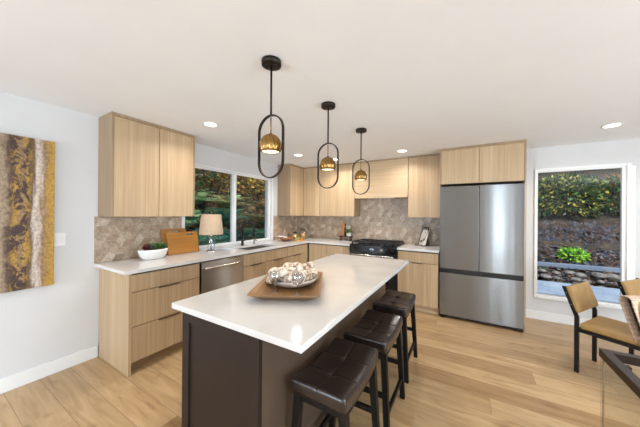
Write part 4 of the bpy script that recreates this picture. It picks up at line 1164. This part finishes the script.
# through the sink window
for (x, y, z, r, n, mis, lab) in [(-3.8,3.4,1.9,.95,1900,(0,4,1,0),'left'),(-3.8,5.2,1.8,.95,2100,(4,4,2,0),'centre'),(-3.7,7.0,1.7,.95,2100,(4,0,2,4),'right'),(-5.2,4.0,3.2,1.4,1800,(4,0,0,1),'upper left'),(-5.4,6.6,3.1,1.5,2000,(4,0,2,4),'upper centre'),(-5.4,9.4,3.0,1.6,1800,(0,4,4),'far right'),(-3.3,8.9,1.4,.95,1500,(4,0,2,4),'low right')]:
    bush('golden brown leafy shrub on the bank, %s in the sink window' % lab, x, y, z, r*.65, r*.95, .72*r, n, mis, .13, sd); sd += 1
for (x, y, z, R, mi, lab) in [(-1.9,2.45,.5,.95,(3,3,0),'large teal fern behind the table lamp outside the sink window'),(-1.95,3.6,.5,.95,(3,3,0),'large teal fern in the middle of the sink window'),(-2.0,4.7,.5,.85,(3,0,0),'dark teal fern behind the faucet outside'),
        (-2.6,2.55,1.0,.95,(5,3,1),'pale green fern above the large teal fern, far left of the sink window'),(-2.6,3.7,1.0,.95,(3,1,3),'green and teal fern higher on the bank, middle of the sink window'),(-2.6,4.9,.95,.95,(3,0,4),'dark fern higher on the bank, beyond the faucet'),
        (-3.15,3.1,1.55,.95,(5,5,1),'pale fern highest on the bank, upper left of the sink window'),(-3.15,4.3,1.5,.95,(5,1,4),'green and gold fern highest on the bank, upper middle of the sink window'),(-3.0,5.7,1.35,.95,(0,3,4),'dark and gold fern high on the bank, right of the sink window')]:
    fern(lab, x, y, z, R, sd, mi, 24); sd += 1

def litter(name, label, n, place, cols, L, seed):
    rn = random.Random(seed); b = NB()
    for k in range(n):
        p, nrm = place(rn); nrm = (Vector(nrm)+Vector((rn.uniform(-.5,.5), rn.uniform(-.5,.5), rn.uniform(-.5,.5)))).normalized()
        s_ = nrm.cross(Vector((rn.uniform(-1,1), rn.uniform(-1,1), rn.uniform(-1,1)))).normalized(); t_ = nrm.cross(s_); l_ = L*rn.uniform(.5,1.5)
        p = Vector(p)
        f = b.faces.new([b.verts.new(v) for v in (p-t_*l_, p+s_*l_*.4, p+t_*l_, p-s_*l_*.4)]); f.material_index = rn.randrange(len(cols))
    tag(obj(name, b, cols), label, 'leaves', None, 'stuff')
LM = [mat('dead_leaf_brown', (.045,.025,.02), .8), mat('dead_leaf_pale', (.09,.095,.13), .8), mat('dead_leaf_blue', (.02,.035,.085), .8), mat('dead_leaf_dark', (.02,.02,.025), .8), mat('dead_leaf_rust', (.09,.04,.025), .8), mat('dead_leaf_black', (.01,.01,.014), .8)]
def place_wall(r):
    x = r.uniform(3.6, 10)
    if r.random() < .55:
        y = r.uniform(6.9, 8.0); d = y-6.2; return (x, y, -.25+(d-.55)*.62+r.uniform(.04,.13)), (0,-.5,1)
    z = r.uniform(.45, 1.25); return (x, 7.94+.17*(z+.3), z), (0,-1,.4)
litter('leaf_litter', 'scattered dead leaves over the dark retaining wall and bank outside the picture window', 9000, place_wall, LM, .045, 5)
LM2 = [mat('ivy_gold', (.30,.15,.04), .7), mat('ivy_dark', (.03,.06,.03), .7), mat('ivy_brown', (.14,.07,.03), .8), mat('ivy_green', (.07,.13,.05), .7)]
litter('leaf_litter', 'low ivy and dead leaves covering the bank outside the sink window', 6500,
       lambda r: ((lambda x, y: ((x, y, -.25+(-x-.15-1.2)+r.uniform(0,.16)), (1,0,.8)))(r.uniform(-4.6,-1.4), r.uniform(1.5,9.5))), LM2, .06, 6)
